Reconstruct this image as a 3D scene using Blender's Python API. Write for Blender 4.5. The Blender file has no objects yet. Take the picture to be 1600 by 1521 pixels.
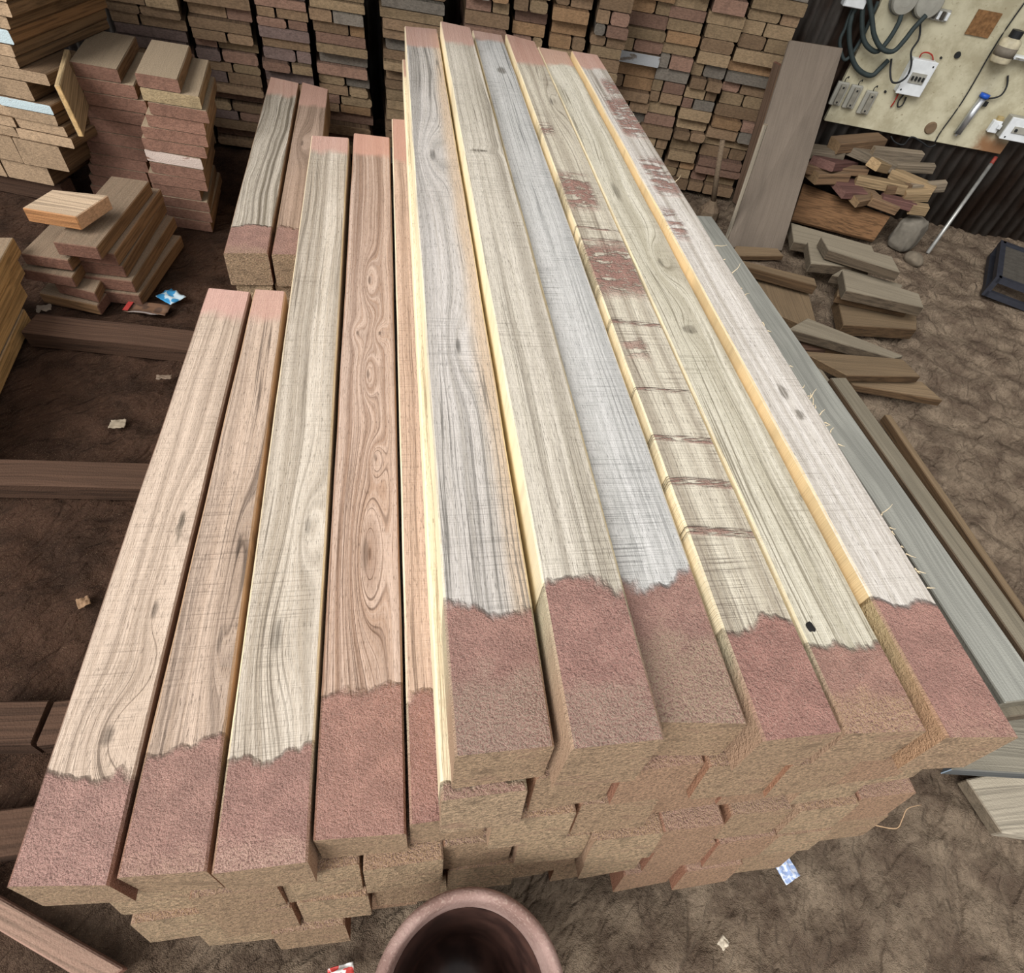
import bpy, bmesh, math, random
from mathutils import Vector, Matrix, noise as mn
# ---------------------------------------------------------------- camera, light
SC = bpy.context.scene
COL = SC.collection
F = 921.97                      # focal length in pixels of the 1600 px wide frame
CX, CY = 800.0, 760.5
CAMZ = 1.58
def _n(v): return v.normalized()
AY = _n(Vector((601-CX, -420-CY, F)))
AZ = -_n(Vector((655-CX, 1505-CY, F)))
AX = AY.cross(AZ); AX.normalize()
def ray(px, py):
    c = Vector((px-CX, py-CY, F))
    return Vector((AX.dot(c), AY.dot(c), AZ.dot(c)))
def at(px, py, z=0.0):
    r = ray(px, py); t = (z-CAMZ)/r.z
    return Vector((r.x*t, r.y*t, z))
def onplane(px, py, o, deg):
    a = math.radians(deg); n = Vector((-math.sin(a), math.cos(a), 0)); r = ray(px, py)
    t = n.dot(Vector((o[0], o[1], 0)))/n.dot(r)
    return Vector((r.x*t, r.y*t, CAMZ+r.z*t))
cam = bpy.data.objects.new('camera', bpy.data.cameras.new('camera'))
COL.objects.link(cam)
cr = Vector((AX.x, AY.x, AZ.x)); cu = -Vector((AX.y, AY.y, AZ.y)); cb = -Vector((AX.z, AY.z, AZ.z))
cam.matrix_world = Matrix(((cr.x, cu.x, cb.x, 0), (cr.y, cu.y, cb.y, 0), (cr.z, cu.z, cb.z, CAMZ), (0, 0, 0, 1)))
cam.data.sensor_fit = 'HORIZONTAL'; cam.data.sensor_width = 36; cam.data.lens = 36*F/1600
cam.data.clip_start = 0.02
SC.camera = cam
SC.view_settings.view_transform = 'Standard'; SC.view_settings.look = 'None'
SC.view_settings.gamma = 1; SC.view_settings.exposure = 0.46; SC.view_settings.use_curve_mapping = False
W = bpy.data.worlds.new('sky'); SC.world = W; W.use_nodes = True
bg = W.node_tree.nodes['Background']
bg.inputs[0].default_value = (1.0, 0.985, 0.972, 1); bg.inputs[1].default_value = 0.72
sun = bpy.data.objects.new('daylight', bpy.data.lights.new('daylight', 'SUN')); COL.objects.link(sun)
sun.data.energy = 2.5; sun.data.angle = math.radians(38); sun.data.color = (1.0, 0.985, 0.96)
sun.rotation_euler = Vector((0.80, 0.62, -0.95)).to_track_quat('-Z', 'Y').to_euler()

# ---------------------------------------------------------------- small helpers
def s2l(c):
    return tuple(((v/255)/12.92 if v/255 <= .04045 else ((v/255+.055)/1.055)**2.4) for v in c)+(1.0,)
def prop(o, label=None, cat=None, group=None, kind=None):
    if label: o['label'] = label
    if cat: o['category'] = cat
    if group: o['group'] = group
    if kind: o['kind'] = kind
    return o
def link(name, mesh, mat=None, parent=None, loc=(0, 0, 0), rz=0.0):
    o = bpy.data.objects.new(name, mesh); COL.objects.link(o)
    if mat is not None and mesh is not None and not mesh.materials: mesh.materials.append(mat)
    o.location = loc; o.rotation_euler = (0, 0, rz)
    if parent: o.parent = parent
    return o
def empty(name, loc=(0, 0, 0), rz=0.0):
    o = bpy.data.objects.new(name, None); COL.objects.link(o); o.empty_display_size = .05
    o.location = loc; o.rotation_euler = (0, 0, rz); return o
def mesh_of(bm, name='m', smooth=False):
    bmesh.ops.recalc_face_normals(bm, faces=bm.faces)
    me = bpy.data.meshes.new(name); bm.to_mesh(me); bm.free()
    if smooth:
        for p in me.polygons: p.use_smooth = True
    return me
def plank_bm(w, h, L, ch=.003, wob=0.0, n=1, seed=0, w2=None, bow=0.0, yn=(0, 0), yf=(0, 0), slant=0.0):
    """sawn timber: x centred, y 0..L, z 0..h, chamfered edges, slightly uneven"""
    bm = bmesh.new(); rs = []; w2 = w if w2 is None else w2
    off = Vector((seed*3.17, seed*1.3, 0))
    ch = min(ch, w*.25, h*.25)
    for i in range(n+1):
        t = i/n; y = L*t; ww = (w*(1-t)+w2*t)/2; dx = bow*4*t*(1-t)
        pts = [(-ww+ch, 0), (ww-ch, 0), (ww, ch), (ww, h-ch), (ww-ch, h), (-ww+ch, h), (-ww, h-ch), (-ww, ch)]
        ring = []
        for k, (x, z) in enumerate(pts):
            q = Vector((x*8, y*5, z*8+k*.3))+off
            jx = mn.noise(q)*wob; jz = mn.noise(q+Vector((9, 4, 2)))*wob
            jy = mn.noise(Vector((x*25, z*25, i))+off)*wob*4 if i in (0, n) else 0
            u = x/(2*ww)+.5; jy += (yn[0]*(1-u)+yn[1]*u)*(1-t)**6+(yf[0]*(1-u)+yf[1]*u)*t**6
            if i == 0: jy -= slant*(1-z/h)
            ring.append(bm.verts.new((x+dx+jx, y+jy, z+jz)))
        rs.append(ring)
    for a, b in zip(rs, rs[1:]):
        for k in range(8): bm.faces.new((a[k], a[(k+1) % 8], b[(k+1) % 8], b[k]))
    bm.faces.new(rs[0]); bm.faces.new(rs[-1])
    return bm
def box_bm(bm, c, d, rot=None):
    vs = []
    for sx in (-1, 1):
        for sy in (-1, 1):
            for sz in (-1, 1):
                p = Vector((sx*d[0]/2, sy*d[1]/2, sz*d[2]/2))
                if rot is not None: p = rot @ p
                vs.append(bm.verts.new(p+Vector(c)))
    for f in ((0, 1, 3, 2), (4, 6, 7, 5), (0, 4, 5, 1), (2, 3, 7, 6), (0, 2, 6, 4), (1, 5, 7, 3)):
        bm.faces.new([vs[i] for i in f])
    return bm
def box_mesh(c, d, bev=0.0, rot=None):
    bm = bmesh.new(); box_bm(bm, c, d, rot)
    if bev: bmesh.ops.bevel(bm, geom=bm.edges[:], offset=bev, segments=2, affect='EDGES', profile=.5)
    return mesh_of(bm)
def tube_bm(bm, pts, r, seg=8, r2=None):
    pts = [Vector(p) for p in pts]; rings = []; up = Vector((0, 0, 1)); n = len(pts)
    for i, p in enumerate(pts):
        d = (pts[min(i+1, n-1)]-pts[max(i-1, 0)]).normalized()
        a = d.cross(up)
        if a.length < .05: a = d.cross(Vector((1, 0, 0)))
        a.normalize(); b = d.cross(a)
        rr = r if r2 is None else r+(r2-r)*i/(n-1)
        rings.append([bm.verts.new(p+(a*math.cos(2*math.pi*k/seg)+b*math.sin(2*math.pi*k/seg))*rr) for k in range(seg)])
    for A, B in zip(rings, rings[1:]):
        for k in range(seg): bm.faces.new((A[k], A[(k+1) % seg], B[(k+1) % seg], B[k]))
    bm.faces.new(rings[0]); bm.faces.new(rings[-1]); return bm
def smooth_path(pts, n=6):
    P = [Vector(p) for p in pts]; out = []
    for i in range(len(P)-1):
        p0 = P[max(i-1, 0)]; p1 = P[i]; p2 = P[i+1]; p3 = P[min(i+2, len(P)-1)]
        for k in range(n):
            t = k/n
            out.append(.5*((2*p1)+(p2-p0)*t+(2*p0-5*p1+4*p2-p3)*t*t+(3*p1-p0-3*p2+p3)*t**3))
    out.append(P[-1]); return out
def lathe_bm(bm, prof, seg=48, c=(0, 0, 0)):
    rings = [[bm.verts.new((c[0]+r*math.cos(2*math.pi*k/seg), c[1]+r*math.sin(2*math.pi*k/seg), c[2]+z)) for k in range(seg)] for r, z in prof]
    for A, B in zip(rings, rings[1:]):
        for k in range(seg): bm.faces.new((A[k], A[(k+1) % seg], B[(k+1) % seg], B[k]))
    bm.faces.new(rings[0]); bm.faces.new(rings[-1]); return bm

# ---------------------------------------------------------------- node helper
class NT:
    def __init__(s, name, rough=.85, spec=.25):
        s.m = bpy.data.materials.new(name); s.m.use_nodes = True; s.t = s.m.node_tree
        s.b = s.t.nodes['Principled BSDF']; s.b.inputs['Roughness'].default_value = rough
        s.b.inputs['Specular IOR Level'].default_value = spec
        s._tc = s.t.nodes.new('ShaderNodeTexCoord'); s._oi = None
    def put(s, sock, v):
        if isinstance(v, bpy.types.NodeSocket): s.t.links.new(v, sock)
        elif isinstance(v, (tuple, list)) and len(v) == 3 and sock.type == 'RGBA': sock.default_value = (*v, 1)
        else: sock.default_value = v
    def m_(s, op, a, b=0.0, c=None, clamp=False):
        n = s.t.nodes.new('ShaderNodeMath'); n.operation = op; n.use_clamp = clamp
        s.put(n.inputs[0], a); s.put(n.inputs[1], b)
        if c is not None: s.put(n.inputs[2], c)
        return n.outputs[0]
    def add(s, a, b): return s.m_('ADD', a, b)
    def sub(s, a, b): return s.m_('SUBTRACT', a, b)
    def mul(s, a, b): return s.m_('MULTIPLY', a, b)
    def obj(s): return s._tc.outputs['Object']
    def nor(s): return s._tc.outputs['Normal']
    def rnd(s):
        if s._oi is None: s._oi = s.t.nodes.new('ShaderNodeObjectInfo')
        return s._oi.outputs['Random']
    def sep(s, v):
        n = s.t.nodes.new('ShaderNodeSeparateXYZ'); s.put(n.inputs[0], v); return n.outputs
    def vec(s, x, y, z):
        n = s.t.nodes.new('ShaderNodeCombineXYZ')
        for i, v in enumerate((x, y, z)): s.put(n.inputs[i], v)
        return n.outputs[0]
    def noise(s, v, sc=1.0, det=2.0, rough=.5, dist=0.0):
        n = s.t.nodes.new('ShaderNodeTexNoise'); s.put(n.inputs['Vector'], v)
        n.inputs['Scale'].default_value = sc; n.inputs['Detail'].default_value = det
        n.inputs['Roughness'].default_value = rough; n.inputs['Distortion'].default_value = dist
        return n.outputs['Fac']
    def voro(s, v, sc=1.0):
        n = s.t.nodes.new('ShaderNodeTexVoronoi'); s.put(n.inputs['Vector'], v); n.inputs['Scale'].default_value = sc
        return n.outputs['Distance']
    def sm(s, x, a, b, lo=0.0, hi=1.0):
        n = s.t.nodes.new('ShaderNodeMapRange'); n.interpolation_type = 'SMOOTHSTEP'
        s.put(n.inputs['Value'], x); s.put(n.inputs['From Min'], a); s.put(n.inputs['From Max'], b)
        s.put(n.inputs['To Min'], lo); s.put(n.inputs['To Max'], hi); return n.outputs[0]
    def mix(s, f, a, b, mode='MIX'):
        n = s.t.nodes.new('ShaderNodeMix'); n.data_type = 'RGBA'; n.blend_type = mode
        s.put(n.inputs[0], f); s.put(n.inputs[6], a); s.put(n.inputs[7], b); return n.outputs[2]
    def bump(s, h, strength=.5, dist=.003):
        n = s.t.nodes.new('ShaderNodeBump'); n.inputs['Strength'].default_value = strength
        n.inputs['Distance'].default_value = dist; s.put(n.inputs['Height'], h)
        s.t.links.new(n.outputs[0], s.b.inputs['Normal'])
    def col(s, c): s.put(s.b.inputs['Base Color'], c); return s.m
def flat(name, c, rough=.6, metal=0.0, var=.1, spec=.3, nscale=30):
    N = NT(name, rough, spec); N.b.inputs['Metallic'].default_value = metal
    f = N.noise(N.obj(), nscale, 3); c = s2l(c)
    d = tuple(v*(1-var*2.2) for v in c[:3])+(1,)
    return N.col(N.mix(N.sm(f, .3, .7), d, c))

# ---------------------------------------------------------------- wood materials
RED = s2l((152, 92, 82)); TAN = s2l((176, 148, 124))
def timber_mat(name, light, dark, mid=None, side=(246, 230, 194), L=3.0, rn=.30, rf=.16, red=(154, 108, 98), tan=(165, 140, 120),
               fuzz=.5, knots=(), patches=(), bands=(), freq=46, grain=.55, wander=.02, sap=None, seed=0, saw=.35, spots=(), end=(208, 176, 144)):
    N = NT(name, .88, .15)
    red = tuple(v*.54+c*.46 for v, c in zip(red, (222, 186, 172)))
    end = tuple(min(255, v*1.10) for v in end)
    tan = tuple(min(255, v*1.16) for v in tan)
    X, Y, Z = N.sep(N.obj()); nx, ny, nz = N.sep(N.nor())
    sd = seed*7.31
    wob = N.mul(N.sub(N.noise(N.vec(N.add(N.mul(X, 4.0), sd), N.mul(Y, 1.3), 0), 1, 2), .5), wander*2)
    f = N.add(X, wob)
    kc = None
    for kx, ky, rx, ry, A in knots:
        a = N.mul(N.sub(X, kx), 1/rx); b = N.mul(N.sub(Y, ky), 1/ry)
        q = N.add(N.mul(a, a), N.mul(b, b))
        g = N.m_('POWER', 2.71828, N.mul(q, -1.0))
        f = N.add(f, N.mul(g, A))
        core = N.sm(q, .06, .0)
        kc = core if kc is None else N.m_('MAXIMUM', kc, core)
    rings = N.noise(N.vec(N.add(N.mul(f, freq), sd), N.mul(Y, .22), sd), 1, 3, .55)
    r1 = N.sm(rings, .40, .66)
    streak = N.noise(N.vec(N.add(N.mul(f, freq*5.5), sd), N.mul(Y, 1.1), sd), 1, 3, .6)
    s1 = N.sm(streak, .42, .72)
    vn = N.noise(N.vec(N.add(N.mul(f, freq*1.9), sd+2), N.mul(Y, .5), sd), 1, 2, .5)
    vein = N.sm(N.m_('ABSOLUTE', N.sub(vn, .5)), .035, .004)
    pore = N.noise(N.vec(N.mul(X, 520), N.mul(Y, 60), sd), 1, 2, .5)
    fibre = N.noise(N.vec(N.mul(X, 900), N.mul(Y, 22), sd), 1, 2, .6)
    sawn = N.noise(N.vec(N.mul(X, 5), N.mul(Y, 260), sd), 1, 3, .7)
    light = tuple(min(250, v*k) for v, k in zip(light, (1.045, 1.035, 1.075))); lc, dc = s2l(light), s2l(dark); mc = s2l(mid or tuple((a+b)/2 for a, b in zip(light, dark)))
    c = N.mix(N.mul(r1, grain), lc, dc)
    c = N.mix(N.mul(s1, grain*.75), c, mc)
    big = N.noise(N.vec(N.add(N.mul(X, 7), sd), N.mul(Y, 1.1), 3.3), 1, 3)
    c = N.mix(N.sm(big, .38, .68, 0, .3), c, mc)
    if sap:            # paler / warmer sapwood along one edge
        sx, sw, scol = sap
        e = N.add(X, N.mul(N.sub(N.noise(N.vec(0, N.mul(Y, 1.6), sd), 1, 2), .5), .05))
        c = N.mix(N.sm(e, sx-sw, sx+sw, 0, .75) if sx > 0 else N.sm(e, sx+sw, sx-sw, 0, .75), c, s2l(scol))
    c = N.mix(N.mul(vein, N.mul(N.sm(big, .35, .6), .75)), c, s2l(tuple(v*.8 for v in dark)))
    c = N.mix(N.sm(fibre, .48, .72, 0, .42), c, dc)
    c = N.mix(N.sm(pore, .60, .70, 0, .55), c, s2l(tuple(v*.75 for v in dark)))
    patch = N.noise(N.vec(N.add(N.mul(X, 9), sd), N.mul(Y, 4), sd), 1, 2)
    c = N.mix(N.mul(N.mul(N.sm(sawn, .50, .66), N.sm(patch, .42, .62)), saw), c, s2l(tuple(v*.8 for v in dark)))
    if kc is not None: c = N.mix(N.mul(kc, N.sm(streak, .3, .6, .3, .7)), c, s2l(tuple(v*.55 for v in dark)))
    for sx, sy, rx, ry in spots:           # dark marks and checks
        a = N.mul(N.sub(N.add(X, N.mul(N.sub(N.noise(N.obj(), 40, 2), .5), .02)), sx), 1/rx); b = N.mul(N.sub(Y, sy), 1/ry)
        q = N.add(N.mul(a, a), N.mul(b, b))
        c = N.mix(N.mul(N.sm(q, 1.0, .2, 0, .7), N.sm(streak, .3, .6, .45, 1)), c, s2l((78, 70, 58)))
    top = N.sm(nz, .5, .8)
    # red oxide brushed over the ends and smeared on in places
    brush = N.noise(N.vec(N.add(N.mul(X, 13), sd), N.mul(Y, 7), sd), 1, 3, .5)
    brush2 = N.noise(N.vec(N.mul(X, 130), N.mul(Y, 60), sd), 1, 2, .6)
    e = N.add(Y, N.add(N.mul(N.sub(brush, .5), .13), N.mul(N.sub(brush2, .5), .010)))
    mr = N.sm(e, rn+.008, rn-.008)
    mf = N.sm(e, L-rf-.03, L-rf+.03)
    for y0, y1, x0, x1, amt in patches:
        pn = N.noise(N.vec(N.add(N.mul(X, 14), sd), N.mul(Y, 38), sd+4), 1, 4, .65)
        box = N.mul(N.mul(N.sm(Y, y0-.04, y0+.05), N.sm(Y, y1+.05, y1-.04)), N.mul(N.sm(X, x0-.012, x0+.012), N.sm(X, x1+.012, x1-.012)))
        pf = N.noise(N.vec(N.mul(X, 60), N.mul(Y, 90), sd), 1, 3, .7)
        mr = N.m_('MAXIMUM', mr, N.mul(N.mul(N.sm(pn, .58-amt*.2, .63-amt*.15), N.sm(pf, .36, .48, .25, 1)), N.mul(box, .9)))
    for y0, w in bands:                    # saw-band smears right across
        pn = N.noise(N.vec(N.mul(X, 30), N.mul(Y, 200), sd), 1, 3)
        d = N.m_('ABSOLUTE', N.sub(N.add(Y, N.mul(X, .12)), y0))
        mr = N.m_('MAXIMUM', mr, N.mul(N.sm(d, w, w*.3), N.sm(pn, .40, .62, 0, .8)))
    spk = N.noise(N.obj(), 330, 3, .7); spk2 = N.noise(N.obj(), 26, 2)
    rc = N.mix(N.sm(spk2, .3, .75), s2l(red), s2l(tuple(min(255, v*1.12) for v in red)))
    fz = N.mul(N.sm(spk, .36, .62), N.sm(N.add(N.mul(spk2, .45), N.mul(Y, -1.0/max(rn, .05)*.72)), .42-fuzz*.65, .62-fuzz*.65))
    rc = N.mix(N.mul(fz, .95), rc, s2l(tan))
    rc = N.mix(N.mul(N.sm(spk, .48, .32), .6), rc, s2l(tuple(v*.55 for v in red)))
    spk3 = N.noise(N.obj(), 520, 2, .6)
    rc = N.mix(N.sm(spk3, .56, .68, 0, .7), rc, s2l((214, 186, 170)))
    rc = N.mix(N.sm(spk3, .42, .30, 0, .5), rc, s2l((96, 66, 60)))
    c = N.mix(mr, c, rc)
    c = N.mix(N.mul(mf, .85), c, N.mix(N.sm(spk, .4, .62, 0, .5), s2l(tuple(v*1.02 for v in red)), s2l(tan)))
    # freshly cut flanks
    sdc = N.mix(N.sm(streak, .42, .7, 0, .55), s2l(side), s2l(tuple(v*.80 for v in side)))
    sdc = N.mix(N.sm(e, rn*.9, rn*.2, 0, .6), sdc, s2l((196, 138, 112)))
    sdc = N.mix(N.sm(fibre, .5, .8, 0, .3), sdc, s2l(tuple(v*.62 for v in side)))
    flank = N.sm(N.m_('ABSOLUTE', nx), .55, .8)
    c = N.mix(flank, c, sdc)
    # shaggy end grain
    en = N.noise(N.vec(N.mul(X, 160), sd, N.mul(Z, 420)), 1, 4, .75); en2 = N.noise(N.vec(N.mul(X, 14), sd, N.mul(Z, 40)), 1, 3)
    ec = N.mix(N.sm(en, .38, .60), s2l(tuple(v*.70 for v in end)), s2l(end))
    ec = N.mix(N.sm(en2, .56, .74, 0, .6), ec, s2l(tuple(v*.62 for v in end)))
    ec = N.mix(N.sm(en2, .42, .28, 0, .45), ec, s2l((186, 146, 126)))
    hairy = N.noise(N.obj(), 170, 3, .7); ec = N.mix(N.sm(hairy, .46, .34, 0, .6), ec, s2l(tuple(v*.55 for v in end)))
    endm = N.sm(N.m_('ABSOLUTE', ny), .55, .8)
    c = N.mix(endm, c, ec)
    h = N.add(N.add(N.mul(streak, .35), N.mul(fibre, .45)), N.mul(sawn, saw))
    h = N.add(h, N.mul(mr, N.mul(N.add(spk, N.mul(N.noise(N.obj(), 130, 2), 1.0)), 3.6)))
    h = N.add(h, N.mul(endm, N.mul(N.add(N.add(en, en2), N.noise(N.obj(), 150, 3, .7)), 3.0)))
    N.bump(h, .9, .005)
    return N.col(c)

def board_mat(name, face, end, side=None, paint=None, dust=0.0, var=.22, dim=1.0, con=1.0):
    """shared stock-board wood, a little different on every board"""
    N = NT(name, .9, .12); R = N.rnd()
    X, Y, Z = N.sep(N.obj()); nx, ny, nz = N.sep(N.nor()); rs = N.mul(R, 57.0)
    f = N.add(X, N.mul(N.noise(N.vec(N.mul(X, 4), N.mul(Y, 1.5), rs), 1, 2), .06))
    st = N.noise(N.vec(N.add(N.mul(f, 130), rs), N.mul(Y, 1.6), N.mul(Z, 110)), 1, 4, .6)
    big = N.noise(N.vec(N.add(N.mul(X, 9), rs), N.mul(Y, 3), N.mul(Z, 9)), 1, 3)
    lc, dc = s2l(face), s2l(tuple(v*(1-.32*con) for v in face))
    c = N.mix(N.sm(st, .38, .68), lc, dc); c = N.mix(N.sm(big, .4, .7, 0, .5), c, s2l(tuple(v*.8 for v in face)))
    if side:
        sc = N.mix(N.sm(st, .38, .68), s2l(side), s2l(tuple(v*.72 for v in side)))
        c = N.mix(N.sm(N.m_('ABSOLUTE', nx), .55, .8), c, sc)
    en = N.noise(N.vec(N.add(N.mul(X, 60), rs), N.mul(Y, 8), N.mul(Z, 150)), 1, 4, .7)
    ray_ = N.noise(N.vec(N.add(N.mul(X, 26), rs), rs, N.mul(Z, 14)), 1, 3, .6, .6)
    ec = N.mix(N.sm(en, .36, .68), s2l(end), s2l(tuple(v*.82 for v in end)))
    ec = N.mix(N.sm(ray_, .5, .7, 0, .5), ec, s2l(tuple(v*.74 for v in end)))
    if paint:
        pm = N.sm(N.noise(N.vec(N.add(N.mul(X, 12), rs), 0, N.mul(Z, 30)), 1, 3), .36, .42)
        ec = N.mix(N.mul(pm, .85), ec, s2l(paint))
    endm = N.sm(N.m_('ABSOLUTE', ny), .55, .8)
    c = N.mix(endm, c, ec)
    if dust:
        c = N.mix(N.mul(N.sm(nz, .6, .9), dust), c, N.mix(N.sm(N.noise(N.obj(), 200, 2), .35, .65), s2l((150, 132, 110)), s2l((172, 154, 130))))
    k = N.sm(R, 0, 1, (1-var)*dim, (1+var*.8)*dim)
    c = N.mix(1.0, c, N.vec(k, k, k), 'MULTIPLY')
    N.bump(N.add(N.add(N.mul(st, .5), N.mul(en, .6)), N.noise(N.obj(), 220, 2)), .6, .003)
    return N.col(c)

# ---------------------------------------------------------------- floor and shed
def floor_mat():
    N = NT('trodden_earth', .95, .08); P = N.obj(); X, Y, Z = N.sep(P)
    w = N.mul(N.sub(N.noise(P, 1.4, 3), .5), 1.1)
    saw = N.sm(N.add(N.add(N.mul(X, 1.15), N.mul(Y, -.55)), w), -1.1, -.1)       # sawdust trodden in on the working side
    n1 = N.noise(P, 7, 5, .6); n2 = N.noise(P, 90, 4, .7); n3 = N.noise(P, 420, 2, .6)
    brown = N.mix(N.sm(n1, .35, .68), s2l((84, 62, 50)), s2l((56, 41, 33)))
    dust = N.mix(N.sm(n1, .35, .66), s2l((148, 131, 112)), s2l((104, 89, 76)))
    c = N.mix(saw, brown, dust)
    c = N.mix(N.sm(n2, .52, .74, 0, .45), c, s2l((66, 50, 40)))
    c = N.mix(N.sm(n3, .60, .72, 0, .45), c, s2l((176, 152, 122)))
    q1 = N.vec(N.add(N.mul(X, 3.1), N.mul(Y, 3.1)), N.mul(N.sub(Y, X), 7.0), 1.7)
    rd = N.sm(N.m_('ABSOLUTE', N.sub(N.noise(q1, 1, 3, .55, .25), .5)), .0, .10)
    q2 = N.vec(N.add(N.mul(X, 9), N.mul(Y, 7)), N.mul(N.sub(Y, X), 20.0), 4.1)
    rd2 = N.sm(N.m_('ABSOLUTE', N.sub(N.noise(q2, 1, 2, .5, .2), .5)), .0, .12)
    c = N.mix(N.sm(rd, .35, .0, 0, .25), c, s2l((70, 54, 44)))
    N.bump(N.add(N.add(N.add(N.mul(n1, 2.2), N.mul(n2, 1.2)), N.mul(n3, .5)), N.add(N.mul(rd, 1.1), N.mul(rd2, .5))), 1.0, .013)
    return N.col(c)
def build_floor():
    bm = bmesh.new(); nx, ny = 520, 390; x0, x1, y0, y1 = -3.2, 5.2, -1.4, 4.9; g = []
    for j in range(ny+1):
        row = []
        for i in range(nx+1):
            x = x0+(x1-x0)*i/nx; y = y0+(y1-y0)*j/ny
            p = Vector((x, y, 0)); q = Matrix.Rotation(.7, 3, 'Z') @ p
            z = mn.fractal(Vector((q.x*2.2, q.y*4.6, .3)), .9, 2.1, 4)*.014
            z -= abs(mn.noise(Vector((q.x*3.2, q.y*8.0, 4))))*.034+abs(mn.noise(Vector((q.x*9, q.y*15.0, 7))))*.012
            z += mn.noise(p*22)*.004
            row.append(bm.verts.new((x, y, min(z, .006)-.004)))
        g.append(row)
    for j in range(ny):
        for i in range(nx): bm.faces.new((g[j][i], g[j][i+1], g[j+1][i+1], g[j+1][i]))
    o = link('floor', mesh_of(bm, 'floor', True), floor_mat()); o['kind'] = 'structure'
build_floor()

WO = Vector((3.379, 3.378, 0)); WA = -15.5; WR = math.radians(WA)
WD = Vector((math.cos(WR), math.sin(WR), 0)); WN = Vector((math.sin(WR), -math.cos(WR), 0))   # along the wall / towards the room
def wall_sz(px, py, d=.03):
    """place on the front of the back wall -> (s along wall, z)"""
    p = onplane(px, py, WO+WN*d, WA); return (p-WO).dot(WD), p.z
def corrugated():
    N = NT('weathered_corrugated_iron', .6, .35); N.b.inputs['Metallic'].default_value = .35
    P = N.obj(); X, Y, Z = N.sep(P)
    n = N.noise(N.vec(N.mul(X, 6), 0, N.mul(Z, 2.0)), 1, 5, .65)
    c = N.mix(N.sm(n, .35, .65), s2l((92, 88, 84)), s2l((60, 46, 38)))
    N.bump(N.noise(P, 60, 3), .3, .003); m = N.col(c)
    bm = bmesh.new(); s0, s1 = -8.6, 2.6; n = 1020; top = 2.7; cols = []
    for i in range(n+1):
        s = s0+(s1-s0)*i/n; d = .012*math.sin(s*2*math.pi/.066)
        cols.append([bm.verts.new((s, d+.012+t, z)) for t, z in ((0, -.03), (0, top), (.004, top), (.004, -.03))])
    for A, B in zip(cols, cols[1:]):
        for k in range(4): bm.faces.new((A[k], B[k], B[(k+1) % 4], A[(k+1) % 4]))
    bm.faces.new(cols[0]); bm.faces.new(cols[-1])
    o = link('wall_back', mesh_of(bm, 'wall', True), m, None, WO, WR); o['kind'] = 'structure'
corrugated()
def shade_roof():
    bm = bmesh.new(); n = 400; x0, x1 = -6.5, 6.5; cols = []
    for i in range(n+1):
        x = x0+(x1-x0)*i/n; d = .014*math.sin(x*2*math.pi/.13)
        cols.append([bm.verts.new((x, y, z+d)) for y, z in ((2.5, 2.5), (6.2, 2.9), (6.2, 2.905), (2.5, 2.505))])
    for A, B in zip(cols, cols[1:]):
        for k in range(4): bm.faces.new((A[k], B[k], B[(k+1) % 4], A[(k+1) % 4]))
    bm.faces.new(cols[0]); bm.faces.new(cols[-1])
    wb = bmesh.new(); box_bm(wb, (4.6, 1.6, 1.28), (.03, 4.4, 2.6)); w = link('shade_wall_right', mesh_of(wb, 'wall'), flat('shade_wall_iron', (84, 78, 72), .6, .2)); w['kind'] = 'structure'  # out-of-view wall, added to darken the floor on the right
    o = link('shade_ceiling', mesh_of(bm, 'shade_roof', True), flat('shade_roof_iron', (96, 90, 84), .6, .2)); o['kind'] = 'structure'  # unseen roof sheet, added so the rear falls into shade
shade_roof()

# ---------------------------------------------------------------- the big stack of new timbers
ORD = ['first', 'second', 'third', 'fourth', 'fifth', 'sixth', 'seventh', 'eighth', 'ninth', 'tenth', 'eleventh', 'twelfth', 'thirteenth',
       'fourteenth', 'fifteenth', 'sixteenth', 'seventeenth', 'eighteenth', 'nineteenth', 'twentieth', 'twenty-first', 'twenty-second', 'twenty-third', 'twenty-fourth']
TH = .1155
def timber(nl, nr, fl, fr, ztop, mat, label, group, seed, wob=.0013, th=TH, slant=.012):
    a = [v if isinstance(v, Vector) else at(v[0], v[1], ztop) for v in (nl, nr, fl, fr)]
    n = (a[0]+a[1])/2; f = (a[2]+a[3])/2; d = f-n; L = d.length
    rz = math.atan2(-d.x, d.y)
    px = Vector((math.cos(rz), math.sin(rz), 0))
    w1 = abs((a[1]-a[0]).dot(px)); w2 = abs((a[3]-a[2]).dot(px))
    yv = d.normalized(); sk = [max(-.035, min(.035, (p-q).dot(yv))) for p, q in ((a[0], n), (a[1], n), (a[2], f), (a[3], f))]
    bm = plank_bm(w1, th, L, .0035, wob, 46, seed, w2, 0, sk[:2], sk[2:], slant)
    o = link('sawn_timber', mesh_of(bm, 'timber'), mat, None, (n.x, n.y, ztop-th), rz)
    return prop(o, label, 'timber', group), L
TG = 'timbers on top of the big stack'; LG = 'timbers on the lower left step of the big stack'
PALE = dict(light=(205, 198, 178), dark=(128, 118, 104))
t1m = timber_mat('teak_grey_pink', (200, 196, 184), (118, 114, 108), (160, 152, 140), L=3.04, rn=0.205, rf=0.27, fuzz=1.0, tan=(160, 142, 126), red=(152, 106, 96),
    knots=((-.01, 1.75, .045, .20, .05), (.0, .82, .03, .14, .03)), sap=(.035, .02, (206, 182, 156)), seed=1, freq=40)
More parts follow.
